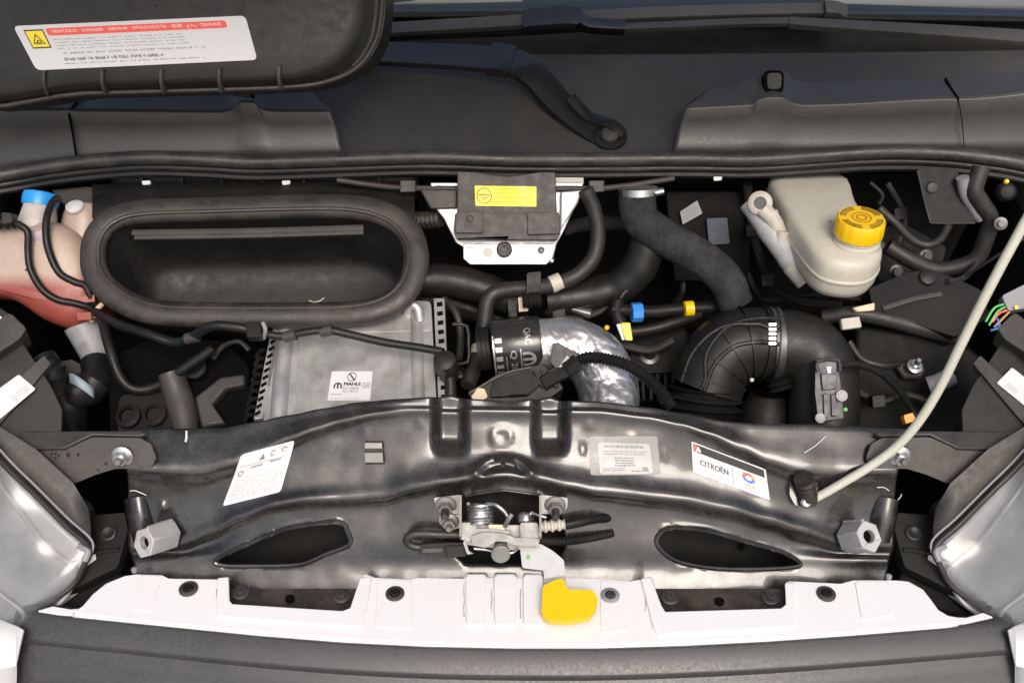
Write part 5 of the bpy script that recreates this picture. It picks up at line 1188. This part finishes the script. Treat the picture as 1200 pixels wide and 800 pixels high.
part('barrel', tube(UL([(880, 236, .60), (902, 268, .565), (926, 300, .53), (945, 322, .51)]), lambda t: .019 + .003 * t, 20, 6, rf=lambda i, t: 1 + .05 * (i % 6 < 2)), 'cast_aluminium', mcy)
part('end_cap', tube(UL([(932, 306, .525), (950, 326, .505)]), .025, 20, 4), 'ivory_plastic', mcy)
part('flange_eye', lathe([(.019, -.004), (.019, .004), (.015, .007), (.010, .007), (.009, .002)], U(891, 238, .575), (-.3, -.8, .5), 24), 'ivory_plastic', mcy)
part('eye_hole', lathe([(.009, .003), (.009, .004)], U(891, 238, .575), (-.3, -.8, .5), 16), 'dark_steel', mcy)
for pts in ([(903, 248, .565), (908, 262, .555)], [(918, 270, .545), (912, 294, .535)]):
    part('outlet', tube(UL(pts), .011, 14, 3), 'ivory_plastic', mcy)
part('arm', tube(UL([(893, 244, .57), (906, 258, .56), (914, 276, .55)]), .013, 12, 4), 'ivory_plastic', mcy)

# ================================================================== FIREWALL STICKERS, RIGHT REAR CORNER
for k, (cs, m_) in enumerate(((((797, 248), (817, 235), (823, 250), (800, 263)), 'pale_paper'), (((828, 256), (852, 255), (855, 285), (831, 287)), mat('dark_label', (.10, .12, .16), .4)))):
    P = Plane(825, 260, .70, tilt=20); b_ = bil([P.at(*q) for q in cs])
    t = thing('bulkhead_label', ('white slanted paper label in the dark beside the sleeved pipe', 'dim blue grey label in the dark left of the brake fluid reservoir')[k], 'label', b_(.5, .5))
    part('paper', sticker_geo(b_, .0008, corner=.04), m_, t); part('small_print', fine_print(b_, .12, .15, .9, .9, 6, .9, .4, 80 + k, .0014), 'grey_print', t)
one('label_board', prism(Plane(835, 265, .708, tilt=20).poly([(780, 225), (880, 225), (880, 330), (790, 330)]), Vector((0, .01, -.002))), 'deep_black', 'black board behind the two labels on the bulkhead', 'board', bevel=.003)
sb = thing('side_bracket', 'dark grey plate bracket hanging under the seal at the right', 'bracket', U(1110, 230, .58))
P = Plane(1110, 235, .57, tilt=30)
part('plate', prism(P.poly(rounded([(1074, 198), (1122, 198), (1128, 228), (1136, 244), (1146, 248), (1142, 262), (1096, 262), (1088, 256)], .12, 3)), -P.n * .004), 'dark_plastic', sb, bevel=.0012)
part('dimple', lathe([(.010, 0), (.008, .003), (.004, .004)], P.at(1092, 220, .001), P.n, 18), 'grey_plastic', sb)
part('edge', tube([P.at(1075, 200, .002), P.at(1088, 254, .002), P.at(1096, 261, .002), P.at(1142, 261, .002)], .0018, 6, 3), 'grey_plastic', sb)
one('pale_pipe', tube(UL([(1128, 208, .575), (1132, 228, .57), (1142, 244, .565), (1150, 256, .56)]), .010, 12, 5), 'grey_connector', 'pale pipe just right of the dark plate bracket', 'pipe')
one('black_hose', tube(UL([(1150, 196, .58), (1142, 222, .565), (1150, 238, .56), (1160, 256, .555), (1154, 282, .55), (1140, 306, .545), (1100, 316, .55), (1070, 306, .56), (1040, 288, .575)]), .0135, 14, 6), 'hose_rubber', 'thick black hose looping under the dark plate bracket', 'hose')
one('black_hose', tube(UL([(1030, 244, .58), (1050, 262, .565), (1068, 280, .555), (1086, 287, .55), (1102, 280, .55), (1112, 262, .555)]), .0068, 12, 6), 'hose_rubber', 'thin black hose dipping right of the yellow cap', 'hose')
one('thin_rod', tube(UL([(1130, 325, .50), (1160, 305, .47), (1200, 280, .44)]), .0022, 8, 3), 'dark_steel', 'thin dark rod rising behind the prop rod', 'rod')
one('bay_lamp', lathe([(.015, -.01), (.015, .008), (.010, .014), (.005, .015)], U(1178, 225, .58), (-.2, -.8, .5), 20), 'dark_plastic', 'black round unit in the far right corner below the seal', 'switch')
one('yellow_glint', lathe([(.004, 0), (.003, .004)], U(1179, 213, .545), (0, -.7, .7), 10), 'yellow_plastic', 'tiny yellow bead painted as a glint in the far right corner', 'tip')  # yellow bead that carries a glint as its own colour
one('grey_bolt', lathe([(.010, 0), (.010, .005), (.005, .006), (.005, .012)], U(1172, 262, .53), (-.2, -.8, .5), 14), 'dark_steel', 'dull bolt in the shadow left of the top of the prop rod', 'bolt')
bc = thing('battery_cover', 'black angular battery cover behind the prop rod', 'cover', U(1080, 350, .48))
P = Plane(1080, 350, .46, tilt=58)
part('top', prism(P.poly(rounded([(1018, 338), (1066, 318), (1090, 316), (1120, 326), (1150, 340), (1160, 370), (1120, 395), (1050, 372), (1024, 366)], .1, 2)), -P.n * .06), 'dark_plastic', bc, bevel=.006, seg=3)
part('rib', bar([P.at(1034, 362, .002), P.at(1068, 352, .003), P.at(1102, 345, .002)], .008, .005, P.n), 'grey_plastic', bc)
part('boss', lathe([(.014, 0), (.012, .006), (.006, .008)], P.at(1086, 326, .0), P.n, 16), 'black_plastic', bc)
one('battery_box', prism(Plane(1060, 420, .42, tilt=35).poly([(1005, 385), (1110, 392), (1150, 420), (1150, 520), (1000, 520)]), Vector((0, .16, -.04))), 'deep_black', 'black box face below the battery cover', 'box', bevel=.006)
one('thick_cable', tube(UL([(965, 372, .46), (1000, 367, .45), (1040, 374, .44), (1080, 385, .43), (1120, 395, .43)]), .0125, 12, 6), 'hose_rubber', 'thick taped cable running right under the battery cover', 'cable')
for k, (q, m_) in enumerate((([(984, 374), (1006, 371), (1009, 384), (986, 387)], 'ivory_plastic'), ([(998, 361), (1024, 355), (1024, 364), (1003, 366)], 'beige_plastic'))):
    P = Plane(1000, 370, .43, tilt=45); one('cable_tag', prism(P.poly(q, .006), -P.n * .012), m_, ('white printed sleeve on the cable left of the battery cover', 'pale sleeve at the left corner of the battery cover')[k], 'cable tag', bevel=.002)
st_ = thing('earth_stud', 'small zinc earth stud on a brown bracket in the dark right side', 'stud', U(1070, 430, .40))
part('plate', prism(Plane(1070, 434, .395, tilt=60).poly(rounded([(1050, 428), (1064, 424), (1084, 432), (1080, 440), (1060, 440)], .2, 2)), Vector((0, 0, -.006))), 'brown_plastic', st_, bevel=.001)
part('nut', bolt(U(1072, 429, .39), (0, -.4, .9), .008, .007, True, .010), 'steel', st_)
gc = thing('grey_connector', 'grey plug connector with coloured wires at the right edge', 'connector', U(1180, 350, .42))
P = Plane(1180, 355, .40, tilt=45, yaw=-20)
part('body', prism(P.poly(rounded([(1172, 348), (1200, 334), (1212, 348), (1204, 362), (1180, 366)], .15, 2), .01), -P.n * .03), 'grey_connector', gc, bevel=.003)
for k, (c_, pts) in enumerate((('green_plastic', [(1178, 360), (1168, 366), (1158, 382)]), ('red_print', [(1180, 364), (1170, 368), (1162, 378)]), ('blue_plastic', [(1168, 374), (1170, 384), (1160, 388)]), ('green_plastic', [(1176, 357), (1164, 362), (1154, 378)]), ('copper_wire', [(1182, 366), (1174, 374), (1164, 384)]))):
    part('wire', tube([P.at(x, y, .006) for x, y in pts], .0018, 6, 5), c_, gc)
part('yellow_lock', lathe([(.003, 0), (.003, .004)], P.at(1189, 362, .01), P.n, 10), 'yellow_plastic', gc)
one('grey_plug', tube(UL([(1088, 452, .36), (1100, 448, .36), (1116, 440, .365)]), .014, 10, 4), 'grey_connector', 'dull grey plug just behind the bend of the prop rod', 'plug')
one('orange_cap', prism(Plane(1064, 491, .25, tilt=50).poly(rounded([(1057, 487), (1068, 484), (1072, 493), (1060, 497)], .15, 2), .006), Vector((0, .008, -.010))), 'orange_plastic', 'small orange cap behind the right end of the crossmember', 'cap', bevel=.0015)
# ================================================================== ENGINE MASS IN THE DARK
en = thing('engine_block', 'dark engine casing with ribs low down at the left of the bay', 'engine', U(200, 450, .3))
P = Plane(210, 440, .37, tilt=60)
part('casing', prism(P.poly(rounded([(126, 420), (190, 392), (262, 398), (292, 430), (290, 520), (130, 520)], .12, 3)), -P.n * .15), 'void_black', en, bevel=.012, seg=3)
part('cover_plate', prism(P.poly(rounded([(142, 466), (200, 456), (208, 505), (140, 510)], .2, 3), .012), -P.n * .02), 'deep_black', en, bevel=.004)
for x, y in ((155, 492), (185, 490), (232, 436)): part('boss', lathe([(.018, 0), (.018, .010), (.012, .012), (.011, .004)], P.at(x, y, .012), P.n, 20), 'deep_black', en)
part('coolant_tube', tube(UL([(200, 436, .35), (206, 455, .335), (214, 480, .32), (220, 520, .29)]), lambda t: .019 + .004 * t, 16, 5), 'brown_plastic', en)
part('cast_arm', prism(P.poly([(232, 470), (262, 446), (290, 443), (290, 456), (268, 460), (252, 478), (268, 500), (240, 505)], .02), -P.n * .02), 'grey_plastic', en, bevel=.004)
one('lower_hose', tube(UL([(118, 366, .44), (126, 400, .38), (140, 440, .34), (158, 456, .33), (185, 452, .335), (215, 432, .345), (250, 408, .36)]), .0075, 10, 6), 'rubber_clean', 'thin black hose sagging across the dark engine casing', 'hose')
one('left_bundle', tube(UL([(50, 420, .36), (62, 440, .34), (66, 460, .33), (80, 480, .32), (82, 510, .31)]), .02, 14, 6, rf=lambda i, t: 1 + .2 * noise.noise(Vector((i * .9, 1, 2)))), 'black_plastic', 'black wiring bundle behind the left headlamp', 'wiring')
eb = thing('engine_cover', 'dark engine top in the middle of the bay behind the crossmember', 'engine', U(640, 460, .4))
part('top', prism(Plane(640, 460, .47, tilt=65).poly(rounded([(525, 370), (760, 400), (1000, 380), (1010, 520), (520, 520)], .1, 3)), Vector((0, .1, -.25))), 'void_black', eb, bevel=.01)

# ribs, bosses and castings on the engine top, dim in the dark
P = Plane(640, 440, .455, tilt=65)
for k in range(9):
    x = 750 + k * 9; part('casting_rib', bar([P.at(x, 400, .0), P.at(x + 4, 470, .0)], .006, .012, P.n), 'dark_plastic', eb)
for x, y, r_ in ((760, 420, .016), (780, 470, .012), (742, 470, .010), (1010, 470, .014), (1030, 460, .010), (540, 440, .010)):
    part('casting_boss', lathe([(r_, 0), (r_, .012), (r_ * .6, .014), (r_ * .5, .006)], P.at(x, y, .0), P.n, 18), 'dark_steel', eb)
part('casting_step', prism(P.poly(rounded([(735, 395), (800, 385), (812, 420), (796, 440), (740, 440)], .15, 3), .012), -P.n * .02), 'dark_plastic', eb, bevel=.004)
lm_ = thing('wiring_loom', 'black wiring loom branching through the dark middle and right of the bay', 'wiring', U(820, 350, .6))
for pts, r_ in (([(760, 240, .72), (790, 300, .70), (800, 340, .68), (780, 370, .62)], .006), ([(876, 215, .70), (880, 260, .70), (890, 300, .68), (905, 335, .62), (935, 352, .55), (985, 358, .50)], .008), ([(870, 300, .70), (885, 340, .66), (900, 352, .6), (960, 345, .55), (1015, 352, .52)], .005), ([(1040, 215, .66), (1055, 240, .64), (1060, 262, .62), (1050, 290, .60)], .005), ([(1020, 214, .66), (1034, 228, .64), (1030, 240, .62)], .003), ([(1150, 300, .55), (1130, 325, .50), (1110, 330, .48)], .005), ([(700, 385, .50), (720, 400, .48), (760, 410, .47), (790, 398, .47)], .007), ([(520, 350, .50), (535, 368, .47), (540, 395, .44), (538, 420, .40)], .006), ([(640, 365, .53), (670, 372, .52), (700, 366, .52), (720, 350, .53)], .006), ([(995, 400, .44), (1010, 420, .42), (1035, 428, .41), (1055, 426, .40)], .005), ([(1000, 455, .38), (1030, 470, .36), (1060, 462, .36), (1090, 470, .35)], .005), ([(60, 470, .33), (90, 440, .36), (120, 445, .37), (135, 470, .36)], .004), ([(250, 420, .37), (262, 405, .38), (280, 400, .38), (292, 410, .37)], .004)):
    part('branch', tube(UL(pts), r_, 8, 5), 'hose_rubber', lm_)
for x, y, yy in ((882, 270, .69), (900, 328, .63), (1056, 250, .63), (655, 368, .52), (1030, 470, .35)):
    P = Plane(x, y, yy - .012, tilt=40); part('connector', prism(P.poly(rounded([(x - 8, y - 6), (x + 7, y - 8), (x + 8, y + 6), (x - 7, y + 8)], .15, 2)), -P.n * .018), 'dark_plastic', lm_, bevel=.0015)
pbk = thing('pedal_bracket', 'dim pressed bracket on the bulkhead right of the brake fluid reservoir', 'bracket', U(1050, 300, .66))
P = Plane(1050, 300, .66, tilt=30)
part('plate', prism(P.poly(rounded([(1010, 270), (1060, 262), (1110, 290), (1100, 325), (1030, 330)], .1, 2)), -P.n * .006), 'dark_plastic', pbk, bevel=.003)
for x, y in ((1030, 290), (1085, 300), (1050, 318)): part('bolt', bolt(P.at(x, y), P.n, .008, .008), 'dark_steel', pbk)
